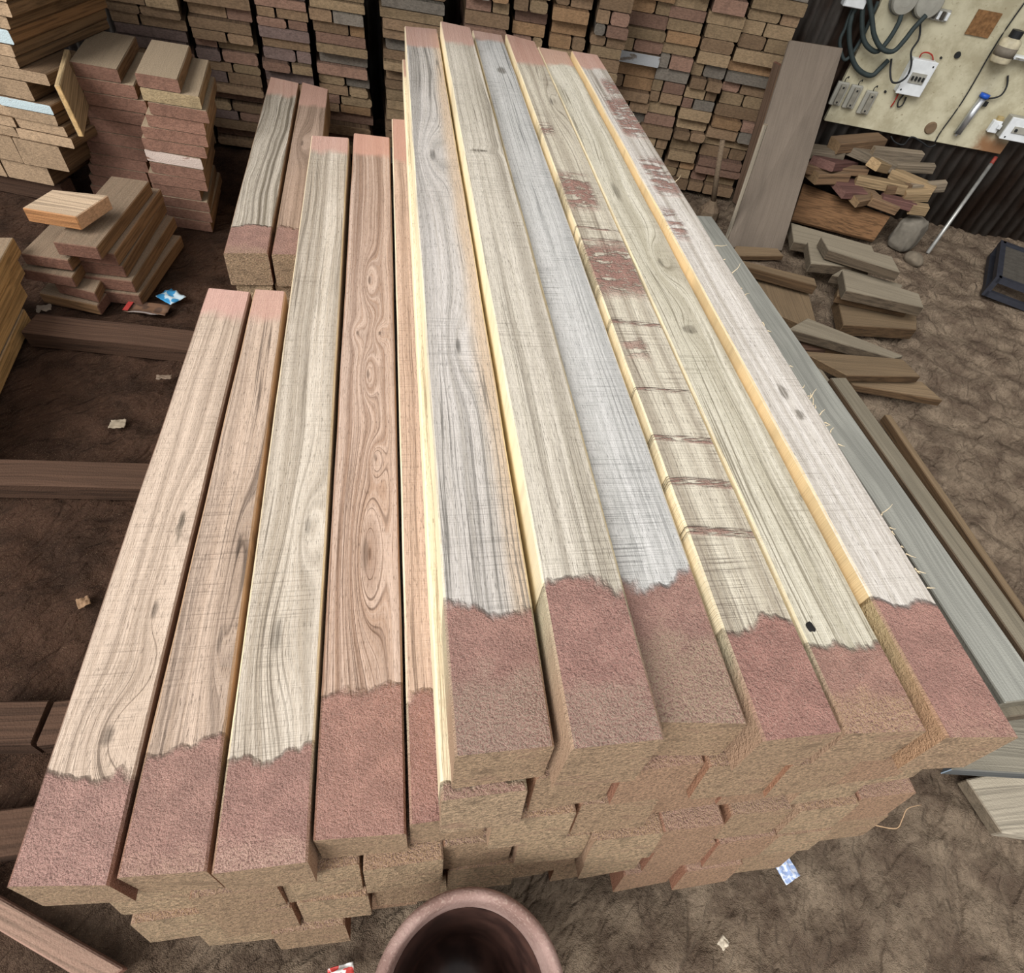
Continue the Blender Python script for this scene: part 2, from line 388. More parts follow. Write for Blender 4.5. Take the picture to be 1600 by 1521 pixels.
t2m = timber_mat('teak_pale_straight', (202, 196, 176), (132, 122, 108), (172, 164, 146), L=2.99, rn=0.234, rf=0.25, fuzz=.8, tan=(158, 140, 124), red=(152, 104, 95),
    knots=((.0, 1.72, .06, .03, .012),), seed=2, freq=44, wander=.012, spots=((-.02, 1.72, .03, .012),))
t3m = timber_mat('teak_blue_grey', (200, 200, 190), (132, 132, 130), (166, 166, 160), L=3.05, rn=0.227, rf=0.1, fuzz=1.1, tan=(164, 146, 124), red=(152, 108, 98),
    seed=3, freq=30, saw=.6, spots=((.012, 2.58, .022, .05),), grain=.45)
t4m = timber_mat('teak_red_smeared', (204, 198, 174), (126, 112, 98), (168, 156, 134), L=3.03, rn=0.178, rf=0.33, fuzz=.30, tan=(168, 140, 118), red=(150, 98, 88),
    patches=((1.05, 1.27, -.07, .06, .9), (1.48, 1.68, -.06, .03, .8), (2.0, 2.06, -.07, -.02, .7), (.82, .86, -.05, .0, .6)),
    bands=((.34, .012), (.45, .014), (.56, .012), (.70, .008), (.93, .01), (1.30, .012), (1.36, .008)), seed=4, freq=34, saw=.7, knots=((.02, 2.3, .03, .22, .04),))
t5m = timber_mat('teak_yellow_green', (208, 204, 182), (140, 130, 108), (178, 171, 148), L=2.96, rn=0.118, rf=0.19, fuzz=.95, tan=(176, 148, 118), red=(154, 108, 94),
    knots=((.01, 1.22, .035, .12, .05), (-.02, 1.62, .06, .3, .03), (.0, .92, .02, .05, .02)), seed=5, freq=36, spots=((.0, .93, .02, .02),))
t6m = timber_mat('teak_outer_rough', (206, 202, 188), (140, 128, 114), (178, 170, 154), L=2.93, rn=0.217, rf=0.19, fuzz=.45, tan=(172, 146, 124), red=(154, 104, 94), side=(232, 206, 160),
    patches=((2.05, 2.4, -.03, .06, .75), (1.62, 1.85, -.03, .05, .7), (1.36, 1.5, -.05, -.01, .7), (2.45, 2.6, .0, .06, .8)), seed=6, freq=50, wander=.008, spots=((.0, .72, .012, .03), (.01, .65, .012, .02)))
top_specs = [
 ((710, 1181), (868, 1165), (632, 41), (683, 45), .780, t1m, 'grey timber with a pinkish right edge, left-hand beam of the top layer'),
 ((894, 1173), (1040, 1157), (688, 33), (735, 43), .822, t2m, 'straight-grained pale timber standing proud, second from left on the top layer'),
 ((1028, 1130), (1168, 1130), (738, 47), (784, 55), .779, t3m, 'blue-grey saw-marked timber sunk lower, third from left on the top layer'),
 ((1194, 1159), (1318, 1145), (790, 53), (836, 65), .786, t4m, 'timber with red smears across it, fourth from left on the top layer'),
 ((1324, 1146), (1450, 1143), (840, 73), (887, 82), .777, t5m, 'yellowish knotty timber with sawdust-covered near end, fifth on the top layer'),
 ((1481, 1154), (1594, 1152), (893, 79), (934, 86), .791, t6m, 'splintered outer timber on the right edge of the top layer')]
tops = []
for i, (a, b, c, d, z, m, lab) in enumerate(top_specs):
    o, L = timber(a, b, c, d, z, m, lab, TG, 11+i, th=z-.6645); tops.append((o, L))
# splinters torn along the outer edge of the last timber
spm = flat('torn_fibre', (214, 196, 164), .9)
o6, L6 = tops[5]; random.seed(5)
for k in range(30):
    y = random.choice([.28, .30, .62, .68, .74, 1.02, 1.1])+random.uniform(-.09, .09) if k < 22 else random.uniform(.2, 2.3); ln = random.choice([.010, .012, .014, .02, .036])*random.uniform(.7, 1.2)
    w = .0565-.0006*y; p = Vector((w-.004, y, .130)); pts = [p]
    dr = Vector((random.uniform(.3, 1), random.uniform(-1.2, 1.2), random.uniform(-.5, .7))).normalized()
    for q in range(4):
        p = p+dr*ln/4; dr = (dr+Vector((random.uniform(-.4, .4), random.uniform(-.5, .5), random.uniform(-.3, .4)))).normalized(); pts.append(p)
    bm = tube_bm(bmesh.new(), pts, .0013, 5, .0004)
    link('splinter', mesh_of(bm, 'splinter'), spm, o6)
# lower left step
LZ = .530
l1m = timber_mat('teak_rosy_knotted', (206, 188, 164), (134, 116, 102), (176, 154, 134), L=1.427, rn=0.14, rf=0.12, fuzz=.1, tan=(196, 160, 148), red=(168, 124, 116), side=(120, 90, 72),
    knots=((.035, .62, .03, .12, .04), (.01, .2, .05, .09, .05), (.03, .42, .03, .1, .03)), seed=7, freq=46, spots=((.036, .60, .009, .05),))
l2m = timber_mat('teak_dark_veined', (204, 184, 160), (104, 88, 78), (170, 146, 126), L=1.427, rn=0.17, rf=0.13, fuzz=.55, tan=(188, 156, 138), red=(160, 116, 106), side=(196, 160, 126),
    knots=((.03, .55, .022, .16, .035), (.025, .35, .022, .14, .03)), seed=8, freq=40, grain=.7)
l3m = timber_mat('teak_silver_grain', (208, 200, 180), (130, 118, 104), (178, 162, 142), L=2.506, rn=0.148, rf=0.14, fuzz=.7, tan=(192, 160, 144), red=(158, 112, 104), side=(232, 212, 176),
    knots=((.03, .60, .03, .12, .04), (-.01, .36, .05, .18, .04)), seed=9, freq=48)
l4m = timber_mat('teak_warm_flamed', (200, 180, 160), (112, 86, 70), (172, 140, 118), L=2.528, rn=0.226, rf=0.19, fuzz=.25, tan=(190, 148, 124), red=(162, 112, 100), side=(150, 116, 92),
    knots=((.0, .50, .035, .22, .07), (.0, 1.05, .02, .1, .05), (.02, .76, .02, .06, .03), (.0, 1.48, .022, .12, .06), (-.03, 1.22, .02, .05, .03), (.03, 1.22, .02, .05, .03)), seed=10, freq=60, grain=.75, saw=.15)
l5m = timber_mat('teak_edge_strip', (202, 178, 154), (136, 112, 96), L=2.4, rn=0.187, rf=0.14, fuzz=.1, red=(160, 108, 98), side=(246, 230, 196), seed=11)
b1m = timber_mat('teak_bold_stripes', (196, 188, 168), (98, 88, 76), (156, 146, 128), L=1.63, rn=0.173, rf=0.21, fuzz=.7, tan=(176, 148, 126), red=(160, 116, 104), side=(150, 120, 92), seed=12, freq=70, grain=.95, wander=.05, saw=.1)
b2m = timber_mat('teak_brownish', (178, 156, 134), (112, 92, 76), L=1.6, rn=0.168, rf=0.28, fuzz=.3, tan=(170, 136, 116), red=(156, 116, 104), side=(150, 120, 92), seed=13, knots=((-.02, .9, .03, .16, .05),))
low = [
 ((8, 1388), (169, 1385), (325, 450), (391, 456), LZ, l1m, 'rosy-ended timber with dark knot, outermost left beam of the lower step'),
 ((182, 1368), (322, 1360), (398, 452), (446, 456), LZ, l2m, 'timber with dark veins, second from left on the lower step'),
 ((330, 1366), (480, 1350), (487, 212), (545, 216), LZ+.006, l3m, 'silvery timber with a long clean face, third from left on the lower step'),
 ((489, 1312), (635, 1300), (553, 208), (609, 215), LZ+.004, l4m, 'warm flame-grained timber, fourth from left on the lower step')]
for i, (a, b, c, d, z, m, lab) in enumerate(low): timber(a, b, c, d, z, m, lab, LG, 31+i)
a = at(640, 1288, .546); f = at(612, 186, .546)
timber(a, a+Vector((.12, 0, 0)), f, f+Vector((.12, 0, 0)), .546, l5m, 'timber showing only a narrow strip beside the tall part of the stack', LG, 37)
BZ = .413
a = at(349, 395, BZ); b = at(418, 396, BZ); f = at(422, 120, BZ); g = at(467, 130, BZ)
timber(a, b, f, g, BZ, b1m, 'boldly striped timber, left of the pair behind the lower step', 'pair of timbers behind the lower step', 41)
a = at(424, 398, BZ); f = at(472, 128, BZ); g = at(513, 140, BZ)
timber(a, a+Vector((.128, .01, 0)), f, g, BZ, b2m, 'plain brownish timber, right of the pair behind the lower step', 'pair of timbers behind the lower step', 42)
# layers underneath
under = [timber_mat('teak_end_a', (200, 184, 160), (130, 112, 96), L=3.0, rn=.4, fuzz=1.0, seed=21, end=(216, 186, 152), red=(150, 118, 96), tan=(176, 146, 114)),
         timber_mat('teak_end_b', (196, 176, 150), (124, 104, 88), L=3.0, rn=.4, fuzz=1.0, seed=22, end=(206, 174, 142), side=(206, 168, 132), red=(156, 122, 104), tan=(172, 146, 116)),
         timber_mat('teak_end_c', (190, 172, 150), (120, 100, 84), L=3.0, rn=.4, fuzz=.8, seed=23, end=(206, 168, 138), side=(196, 152, 126), red=(160, 118, 104), tan=(172, 144, 118))]
under_cream = timber_mat('teak_fresh_edge', (246, 228, 190), (200, 176, 138), L=3.0, rn=.02, fuzz=.9, seed=24, end=(212, 182, 150), grain=.3, saw=.1)
random.seed(21)
def under_row(ri, ztop, x0, n, pitch, yn, far, word, yj=.018, ym=None):
    x = x0
    for k in range(n):
        w = pitch-.006+random.uniform(-.008, .004); y = yn+random.uniform(-yj, yj)
        if ym and k in ym: y = ym[k]
        yf = far(x)+random.uniform(-.05, .05); z = ztop-(random.uniform(0, .004) if n > 2 else 0)
        side = (under_cream if ri == 0 else under[0]) if k == 0 else random.choice(under)
        timber(Vector((x, y, z)), Vector((x+w, y+random.uniform(-.004, .004), z)), Vector((x+random.uniform(-.003, .003), yf, z)), Vector((x+w, yf, z)), z, side,
               'rough sawdust-caked timber end, %s from left in the %s layer down of the big stack' % (ORD[k], word), 'timbers in the %s layer down of the big stack' % word, 60+ri*20+k, .0013, TH, .022)
        x += pitch+random.uniform(-.004, .004)
under_row(0, .663, .036, 6, .1355, .172, lambda x: 3.2, 'second', .010, {0: .172, 1: .186})
under_row(1, .546, .118, 6, .141, .165, lambda x: 3.2, 'third', .012)
farL = lambda x: 1.52 if x < -.27 else (2.5 if x < -.02 else 3.2)
under_row(2, .413, -.485, 11, .1335, .128, farL, 'fourth', .010, {0: .15, 1: .125, 4: .15, 5: .14})
under_row(3, .296, -.470, 11, .1325, .105, farL, 'fifth', .010, {3: .115, 4: .125, 5: .13})
under_row(4, .179, -.40, 9, .1370, .085, farL, 'sixth', .012, {0: .10, 2: .12, 3: .13, 4: .14, 5: .125})
for r, z in enumerate((.296, .179)):
    for k in range(2):
        a = at(349, 395, BZ)+Vector((.012+.130*k+.006*r, .01*((r+k) % 2), 0)); z0 = z
        timber(Vector((a.x, a.y, z0)), Vector((a.x+.122, a.y, z0)), Vector((a.x-.03, 3.4, z0)), Vector((a.x+.095, 3.4, z0)), z0, under[(r+k) % 3],
               '%s timber end under the pair behind the lower step, %s layer down' % (('left', 'right')[k], ORD[r+1]), 'timbers under the pair behind the lower step', 170+r*3+k)
SLP = board_mat('dirty_sleeper', (92, 70, 57), (86, 64, 52), (76, 57, 46), var=.08)
def bar(p0, p1, w, h, mat, name, label, cat, group=None, z=0.0, wob=.003, seed=0, n=12):
    """straight piece from p0 to p1 (centre line of its underside)"""
    d = p1-p0; L = math.hypot(d.x, d.y); rz = math.atan2(-d.x, d.y)
    o = link(name, mesh_of(plank_bm(w, h, L, .004, wob, n, seed), name), mat, None, (p0.x, p0.y, z), rz)
    return prop(o, label, cat, group)
SG = 'sleepers on the ground under the big stack'
S1a, S1b = at(38, 500, .07), at(294, 528, .07)
d = (S1b-S1a); bar(S1a+d*.03, S1a+d*2.3, .115, .068, SLP, 'sleeper', 'dirty ground sleeper nearest the small stacks at left', 'sleeper', SG, z=-.006, seed=3)
S2a, S2b = at(-40, 733, .07), at(221, 740, .07)
d = (S2b-S2a); bar(S2a-d*.1, S2a+d*2.2, .10, .068, SLP, 'sleeper', 'dirty ground sleeper crossing the earth at left centre', 'sleeper', SG, z=-.006, seed=4)
S3a, S3b = at(-60, 1129, .07), at(58, 1127, .07)
bar(S3a, S3b, .10, .068, SLP, 'sleeper', 'short sleeper block at the left edge below centre', 'sleeper', SG, z=-.006, seed=5)
S3c = at(66, 1128, .07); bar(S3c, S3c+Vector((1.9, .06, 0)), .10, .068, SLP, 'sleeper', 'sleeper butting the short block and running under the stack', 'sleeper', SG, z=-.006, seed=6)
a = at(0, 1350, .05); bar(a+Vector((-.3, .05, 0)), a+Vector((1.7, .09, 0)), .09, .066, SLP, 'sleeper', 'nearest sleeper, mostly hidden under the front of the stack', 'sleeper', SG, z=-.006, seed=7)
a = Vector((-.6, 2.95, 0)); bar(a, a+Vector((1.6, -.1, 0)), .1, .066, SLP, 'sleeper', 'farthest sleeper, under the far ends of the stack', 'sleeper', SG, z=-.006, seed=8)

# ---------------------------------------------------------------- rear stack of old boards
BM = {k: board_mat('stock_'+k, f, e, s, p, 0, .22, .90) for k, (f, e, s, p) in dict(
    tan=((132, 112, 88), (154, 132, 104), (116, 96, 74), None), brown=((120, 98, 78), (140, 116, 92), (108, 88, 68), None),
    grey=((116, 110, 100), (128, 120, 110), (102, 94, 84), None), purple=((110, 94, 88), (124, 106, 100), (96, 80, 74), None),
    orange=((142, 112, 84), (160, 128, 96), (122, 96, 72), None), reddish=((128, 102, 88), (146, 116, 100), (112, 90, 76), None),
    white=((120, 100, 80), (150, 140, 130), (104, 84, 66), (196, 200, 204)), blue=((130, 104, 78), (150, 150, 140), (110, 86, 64), (186, 210, 218))).items()}
RO = Vector((.3, 3.62, 0)); RA = -6.0
def rear_col(ci, pl, pr, ptop, ang, dep, thick, off, seed, pal, lean=0.0, marks=None, dl=0.0):
    """one column of stacked boards; its left and right edges as they cross the height of pixel row ptop"""
    random.seed(seed); a = math.radians(ang)
    L0 = onplane(pl, ptop, RO, RA); R0 = onplane(pr, ptop, RO, RA); mid = (L0+R0)/2; wid = (R0-L0).length-.003
    px = Vector((math.cos(a), math.sin(a), 0)); py = Vector((-math.sin(a), math.cos(a), 0))
    ztop = mid.z+{True: .16, False: .1}[ptop > 20]
    rows = []; z = 0.02
    while z < ztop:
        t = thick*random.uniform(.82, 1.18); rows.append((z, t)); z += t+.003
    nrow = len(rows)
    for i, (z, t) in enumerate(rows):
        r = nrow-1-i; key = random.choice(pal)
        if marks and r in marks: key = marks[r]
        yo = random.uniform(-.035, .03)+off; sh = lean*(z-.5)
        cuts = [(-wid/2+random.uniform(0, .016), wid/2-random.uniform(0, .016))]
        if random.random() < .42:
            m = random.uniform(-.18, .18)*wid; lo, hi = cuts[0]; cuts = [(lo, m-.004), (m+.004, hi)]
        for k, (lo, hi) in enumerate(cuts):
            if k: key = random.choice(pal); yo += random.uniform(-.012, .012)
            p = mid+px*((lo+hi)/2+sh)+py*yo; dep = min(.46, .95*((WO-p).dot(-WN)-.03))
            tk = math.tan(math.radians(dl))*(hi-lo)/2; bm = plank_bm((hi-lo)*math.cos(math.radians(dl)), t, dep, random.choice([.003, .004, .009]), .0012, 6, seed*50+i*3+k, None, 0, (tk, -tk), (tk, -tk))
            o = link('board', mesh_of(bm, 'board'), BM[key], None, (p.x, p.y, z), a+math.radians(dl)+random.uniform(-.003, .003))
            nm = {'tan': 'tan', 'brown': 'brown', 'grey': 'grey', 'purple': 'purplish', 'orange': 'orange-brown', 'reddish': 'reddish', 'white': 'white-daubed', 'blue': 'white-daubed'}[key]
            sidew = '' if len(cuts) == 1 else (' left half', ' right half')[k]
            prop(o, '%s board end%s, %s down in %s column from left, rear stack' % (nm, sidew, ORD[r], ORD[ci]), 'board', 'boards in the rear stack')
warm = ['tan', 'brown', 'brown', 'reddish', 'purple']; mixp = ['tan', 'tan', 'brown', 'grey', 'orange', 'reddish', 'brown']; cool = ['brown', 'grey', 'tan', 'brown', 'tan']
cols = [(172, 291, 30, -9, .9, .046, -.02, warm), (293, 397, 30, -9, .9, .042, .0, warm), (399, 484, 20, -9, .9, .042, -.03, warm), (486, 574, 20, -10, .9, .042, -.01, mixp),
        (594, 697, 10, -10, .9, .044, .0, cool), (726, 799, 10, -10, .9, .046, .02, mixp), (801, 858, 20, -10, .9, .046, .03, mixp), (861, 924, 30, -11, .9, .048, .02, mixp), (927, 984, 30, -11, .9, .05, -.02, mixp),
        (960, 1048, 60, -13, .8, .052, .16, mixp), (1048, 1108, 40, -13, .8, .052, .13, mixp), (1108, 1168, 40, -14, .8, .052, .11, mixp), (1168, 1256, 40, -15, .8, .050, .09, mixp)]
for ci, (a, b, pt, ang, dep, th, off, pal) in enumerate(cols):
    rear_col(ci, a, b, pt, ang, dep, th, off, 300+ci, pal, lean=.0, marks={8: {1: 'white', 0: 'white'}, 9: {5: 'white'}}.get(ci), dl=(18, 18, 17, 15, 12, 8, 6, 3, 0, 0, 0, 0, 0)[ci])

# ---------------------------------------------------------------- generic pieces given by their top corners
def prism(pts, down, name, mat, label, cat, group=None, ch=.003, sub=None):
    """board from four top corners (3D, in order near-left, near-right, far-right, far-left), thickness along 'down'"""
    P = [Vector(p) for p in pts]; d = Vector(down)
    c = sum(P, Vector())/4; a = ((P[3]-P[0])+(P[2]-P[1])); b = ((P[1]-P[0])+(P[2]-P[3]))
    if b.length > a.length: a, b = b, -a
    y = a.normalized(); zz = -d.normalized(); x = y.cross(zz).normalized(); zz = x.cross(y)
    M = Matrix((x, y, zz)).transposed()
    o0 = c+d; Mi = M.transposed()
    bm = bmesh.new(); T = [bm.verts.new(Mi @ (p-o0)) for p in P]; B = [bm.verts.new(Mi @ (p+d-o0)) for p in P]
    bm.faces.new(T); bm.faces.new(B)
    for k in range(4): bm.faces.new((T[k], T[(k+1) % 4], B[(k+1) % 4], B[k]))
    bmesh.ops.recalc_face_normals(bm, faces=bm.faces)
    bmesh.ops.bevel(bm, geom=bm.edges[:], offset=ch, segments=1, affect='EDGES')
    o = link(name, mesh_of(bm, name), mat); o.matrix_world = Matrix.Translation(o0) @ M.to_4x4()
    return prop(o, label, cat, group)
def slab(q, z, th, name, mat, label, cat, group=None, dz=(0, 0, 0, 0)):
    P = [at(x, y, z+dz[i]) for i, (x, y) in enumerate(q)]
    return prism(P, (0, 0, -th), name, mat, label, cat, group)

# ---------------------------------------------------------------- small stacks on the left
SM = {'red': board_mat('block_red_end', (134, 117, 98), (136, 102, 87), (140, 110, 82), None, .8, .10), 'tan': board_mat('block_tan_end', (150, 130, 106), (166, 146, 114), (150, 122, 90), None, .7, .10),
      'yel': board_mat('block_fresh_side', (150, 124, 100), (138, 100, 80), (196, 156, 104), None, .5, .10), 'dim': board_mat('block_dusty', (118, 96, 80), (122, 88, 74), (136, 104, 74), None, .4, .10),
      'wht': board_mat('block_white_daubed', (130, 112, 94), (146, 110, 94), (140, 110, 82), (206, 190, 180), .5, .05), 'pale': board_mat('block_pale', (206, 180, 152), (190, 150, 116), (176, 126, 84), None, .2, .05),
      'aend': board_mat('stock_light_end', (124, 98, 74), (190, 162, 132), (122, 96, 70), None, .1, .14, .88), 'abl': board_mat('stock_blue_end', (124, 98, 74), (176, 160, 146), (128, 96, 66), (196, 216, 222), .1, .03)}
def front_stack(rows, o, ang, th, ztop, deps, mats, group, labels, gap=.003, seed=0):
    a = math.radians(ang); z = ztop; random.seed(seed)
    for i, (xl, yl, xr, yr) in enumerate(rows):
        L = onplane(xl, yl, o, ang); R = onplane(xr, yr, o, ang); w = (R-L); w.z = 0; m = (L+R)/2
        t = th-gap; z0 = z-th*(i+1)
        if z0 < -.004: break
        ob = link('wood_block', mesh_of(plank_bm(w.length, t, deps[i % len(deps)], .004, .0012, 6, seed+i, None, 0, (.15*w.length, -.15*w.length), (.15*w.length, -.15*w.length)), 'block'), SM[mats[i]], None, (m.x, m.y, z0+.001), a+math.radians(19)+random.uniform(-.02, .02))
        prop(ob, labels(i), 'wood block', group)
Co = at(335, 365, 0); Bo = at(228, 320, 0)
Crows = [(212, 113, 275, 124), (220, 133, 306, 144), (234, 162, 319, 171), (234, 193, 317, 202), (228, 211, 321, 224), (229, 231, 318, 238), (232, 248, 313, 254), (239, 263, 316, 271),
         (234, 270, 318, 285), (240, 290, 309, 300), (250, 305, 321, 313), (258, 322, 325, 329), (262, 338, 327, 350)]
Brows = [(109, 96, 180, 108), (114, 116, 204, 129), (130, 134, 219, 145), (137, 174, 224, 181), (134, 193, 218, 200), (142, 226, 226, 234), (146, 243, 228, 252), (151, 268, 233, 279), (152, 285, 233, 293), (152, 300, 233, 305), (152, 310, 233, 315)]
def clab(i):
    return ['pale dusty block with reddish end, laid alone on top of the right small stack', 'pale tan-ended block, second down in the small stack nearer the timbers'][i] if i < 2 else \
        'red-painted block end, %s down in the small stack nearer the big timbers' % ORD[i] if i != 6 else 'white-streaked block end, seventh down in the small stack nearer the big timbers'
def blab(i):
    return 'dusty block with broad pale top crowning the small stack by the leaning board' if i == 0 else 'red-painted block end, %s down in the small stack by the leaning board' % ORD[i]
front_stack(Crows, Co, -15, .0487, .634, (.40, .42, .38, .41), ['red', 'tan'] + ['red']*4 + ['wht'] + ['red']*6, 'blocks in the small stack nearer the timbers', clab, seed=5)
front_stack(Brows, Bo, -15, .0525, .578, (.42, .40, .43), ['red']*11, 'blocks in the small stack by the leaning board', blab, seed=25)
# shelf stack at the far left, board ends towards the camera
Ao = at(83, 293, .10); aa = math.radians(-17); apx = Vector((math.cos(aa), math.sin(aa), 0)); apy = Vector((-math.sin(aa), math.cos(aa), 0))
Arows = [(83, 293), (108, 270), (116, 234), (104, 216), (91, 198), (84, 181), (53, 160), (77, 136), (29, 108), (23, 91), (20, 72), (14, 48), (18, 29), (10, 4)]
zs = [onplane(x, y, Ao, -17).z for x, y in Arows]+[onplane(18, -12, Ao, -17).z]
random.seed(8)
for i, (x, y) in enumerate(Arows):
    R = onplane(x, y, Ao, -17); z0 = zs[i]; t = max(.02, zs[i+1]-zs[i]-.003); xr = 0.0
    for k in range(2):
        w = random.uniform(.20, .27); c = R-apx*(xr+w/2)+apy*random.uniform(0, .012); xr += w+.004
        key = 'abl' if i in (5, 10) else 'aend'
        o = link('board', mesh_of(plank_bm(w, t, .36 if i < 7 else .28 if i == 7 else .6, .004, .0014, 3, 900+i*2+k), 'board'), SM[key], None, (c.x, c.y, z0), aa)
        prop(o, '%s board end, %s up in the far left stack, %s side' % ('blue-white painted' if key == 'abl' else 'light brown', ORD[i], ('right-hand', 'outer')[k]), 'board', 'boards in the far left stack')
for k, q in enumerate((.08, .62)):
    c = Ao-apx*.62+apy*q; prop(link('bearer', mesh_of(plank_bm(.08, zs[0]-.006, .62, .004, .001, 2, k), 'bearer'), SLP, None, (c.x, c.y, 0), aa-math.pi/2),
        ('front', 'rear')[k]+' bearer in the dark under the far left stack', 'bearer', 'bearers under the far left stack')
# board on edge leaning between the stacks
Go = Vector((-1.3, 2.82, 0)); g = [onplane(x, y, Go, -15)+Vector((.02, -.03, 0)) for x, y in ((79, 128), (88, 128), (131, 209), (118, 209))]
ext = at(118, 10, g[0].z)-g[0]; ext = ext.normalized()*min(.40, ext.length)
prism([g[0]-ext*0, g[3], g[3]+ext, g[0]+ext], (g[1]-g[0])*1.0, 'leaning_board', board_mat('edge_board', (176, 152, 118), (206, 172, 122), (190, 164, 124), None, 0, .03), 'short board on edge leaning between the two left stacks', 'board')
# knee-high heap of blocks
e0 = at(151, 387, .27)-at(89, 379, .27); e0.normalize()
for i, (z, nr, fr, w, key) in enumerate([(.27, (151, 387), (233, 283), .155, 'dim'), (.216, (178, 397), (251, 295), .19, 'dim'), (.162, (191, 416), (256, 313), .19, 'dim'), (.108, (206, 440), (272, 338), .2, 'dim'), (.054, (217, 462), (283, 368), .2, 'dim')]):
    a = at(*nr, z); f = at(*fr, z)
    prism([a-e0*w, a, f, f-e0*w], (0, 0, -.0515), 'wood_block', SM[key], ('dusty pinkish block topping the low heap, under the tilted pale block', 'dusty block second down on the right side of the low heap', 'dusty block midway down the right side of the low heap',
        'dusty block second from the ground in the low heap', 'lowest dusty block of the low heap')[i], 'wood block', 'blocks in the low heap')
for i, (z, nl, nr, fl) in enumerate([(.205, (31, 396), (106, 407), (88, 340)), (.15, (30, 420), (112, 434), (84, 352)), (.095, (84, 442), (148, 458), (120, 380)), (.045, (60, 458), (152, 478), (110, 400))]):
    a, b, f = at(*nl, z), at(*nr, z), at(*fl, z); f = a+(f-a)*.8
    prism([a, b, f+(b-a), f], (0, 0, -.045), 'wood_block', SM['dim'], '%s block on the outer side of the low heap' % ('brown dusty topmost', 'second dusty', 'third dusty', 'lowest half-buried')[i], 'wood block', 'blocks in the low heap')
slab([(34, 325), (118, 339), (169, 305), (82, 296)], .345, .052, 'wood_block', SM['pale'], 'pale freshly cut block lying tilted on top of the low heap', 'wood block', None, (-.012, .0, .02, .008))
# stack cut by the left edge of the frame
for i, (px_, py_) in enumerate([(38, 482), (31, 440), (27, 404), (21, 371)]):
    z = .066*(i+1); a = at(px_, py_, z); b = at(38-78, 500+170, 0)-at(38, 500, 0); b.z = 0; b.normalize(); r = Vector((-b.y, b.x, 0))
    if r.x > 0: r = -r
    prism([a+b*.9, a, a+r*.22, a+b*.9+r*.22], (0, 0, -.062), 'board', SM['yel'], 'yellow-sided board, %s up in the low stack at the left edge' % ORD[i], 'board', 'boards in the low stack at the left edge')
slab([(-60, 1420), (150, 1546), (193, 1514), (-60, 1369)], .035, .03, 'loose_board', board_mat('plank_rosy', (158, 126, 112), (150, 112, 96), None, None, .2, .02), 'rosy-brown loose plank on the sawdust at the bottom left corner', 'board')

# ---------------------------------------------------------------- right-hand side: long boards and loose pieces
GB = board_mat('board_grey_green', (152, 152, 144), (118, 112, 98), (98, 96, 88), None, .0, .06, 1.0, .45)
GB2 = board_mat('board_grey_brown', (128, 120, 104), (104, 92, 78), (88, 72, 56), None, .0, .08, 1.0, .6)
LB = board_mat('loose_grey', (134, 126, 110), (104, 94, 80), (92, 80, 66), None, .15, .12, .9, .55)
LBB = board_mat('loose_brown', (124, 104, 80), (104, 84, 62), (92, 72, 52), None, .1, .12, .9, .6)
def long_board(pf, pn, z, w, th, mat, label, side=1, wn=None):
    """edge from far pixel pf to near pixel pn at height z; the board extends w to the stack side"""
    a, b = at(*pf, z), at(*pn, z); d = (b-a); r = Vector((d.y, -d.x, 0)).normalized()*side
    return prism([b, b+r*(wn or w), a+r*w, a], (0, 0, -th), 'long_board', mat, label, 'board', 'long boards lying beside the big stack')
long_board((1112, 338), (1640, 1090), .26, .135, .05, GB, 'pale grey-green long board lying along the right flank of the stack')
long_board((1108, 345), (1640, 1112), .205, .15, .05, GB2, 'second long board, directly beneath the pale one')
long_board((1322, 590), (1690, 1095), .13, .075, .05, GB2, 'grey-brown long board with squared far end, outside the pale one', 1)
long_board((1282, 574), (1690, 1120), .075, .12, .045, LB, 'long grey board tucked under the outer edge of the pale long board', 1)
long_board((1392, 648), (1680, 1062), .06, .03, .04, LBB, 'thin brown batten, outermost of the long pieces beside the stack')
for k, (y, ln) in enumerate(((.62, .6), (2.0, .6))):
    c = Vector((1.08, y, 0)); prop(link('bearer', mesh_of(plank_bm(.07, .045, .85, .003, .001, 2, 70+k), 'bearer'), SLP, None, c, -math.pi/2), ('near', 'far')[k]+' bearer beneath the long boards beside the stack', 'bearer', 'bearers under the long boards')
BL = board_mat('board_blue_end', (140, 134, 120), (120, 132, 144), (90, 92, 92), (150, 166, 182), 0, .03)
slab([(1487, 1203), (1640, 1212), (1660, 1120), (1540, 1110)], .15, .045, 'loose_board', BL, 'grey board with bluish painted end, low beside the near right corner of the stack', 'board')
slab([(1566, 1302), (1640, 1312), (1600, 1200), (1510, 1218)], .05, .04, 'loose_board', board_mat('board_weathered', (176, 166, 148), (120, 108, 92), None, None, 0, .03), 'weathered silvery board end on the earth at the lower right', 'board')
RG = 'loose offcuts on the ground at right'
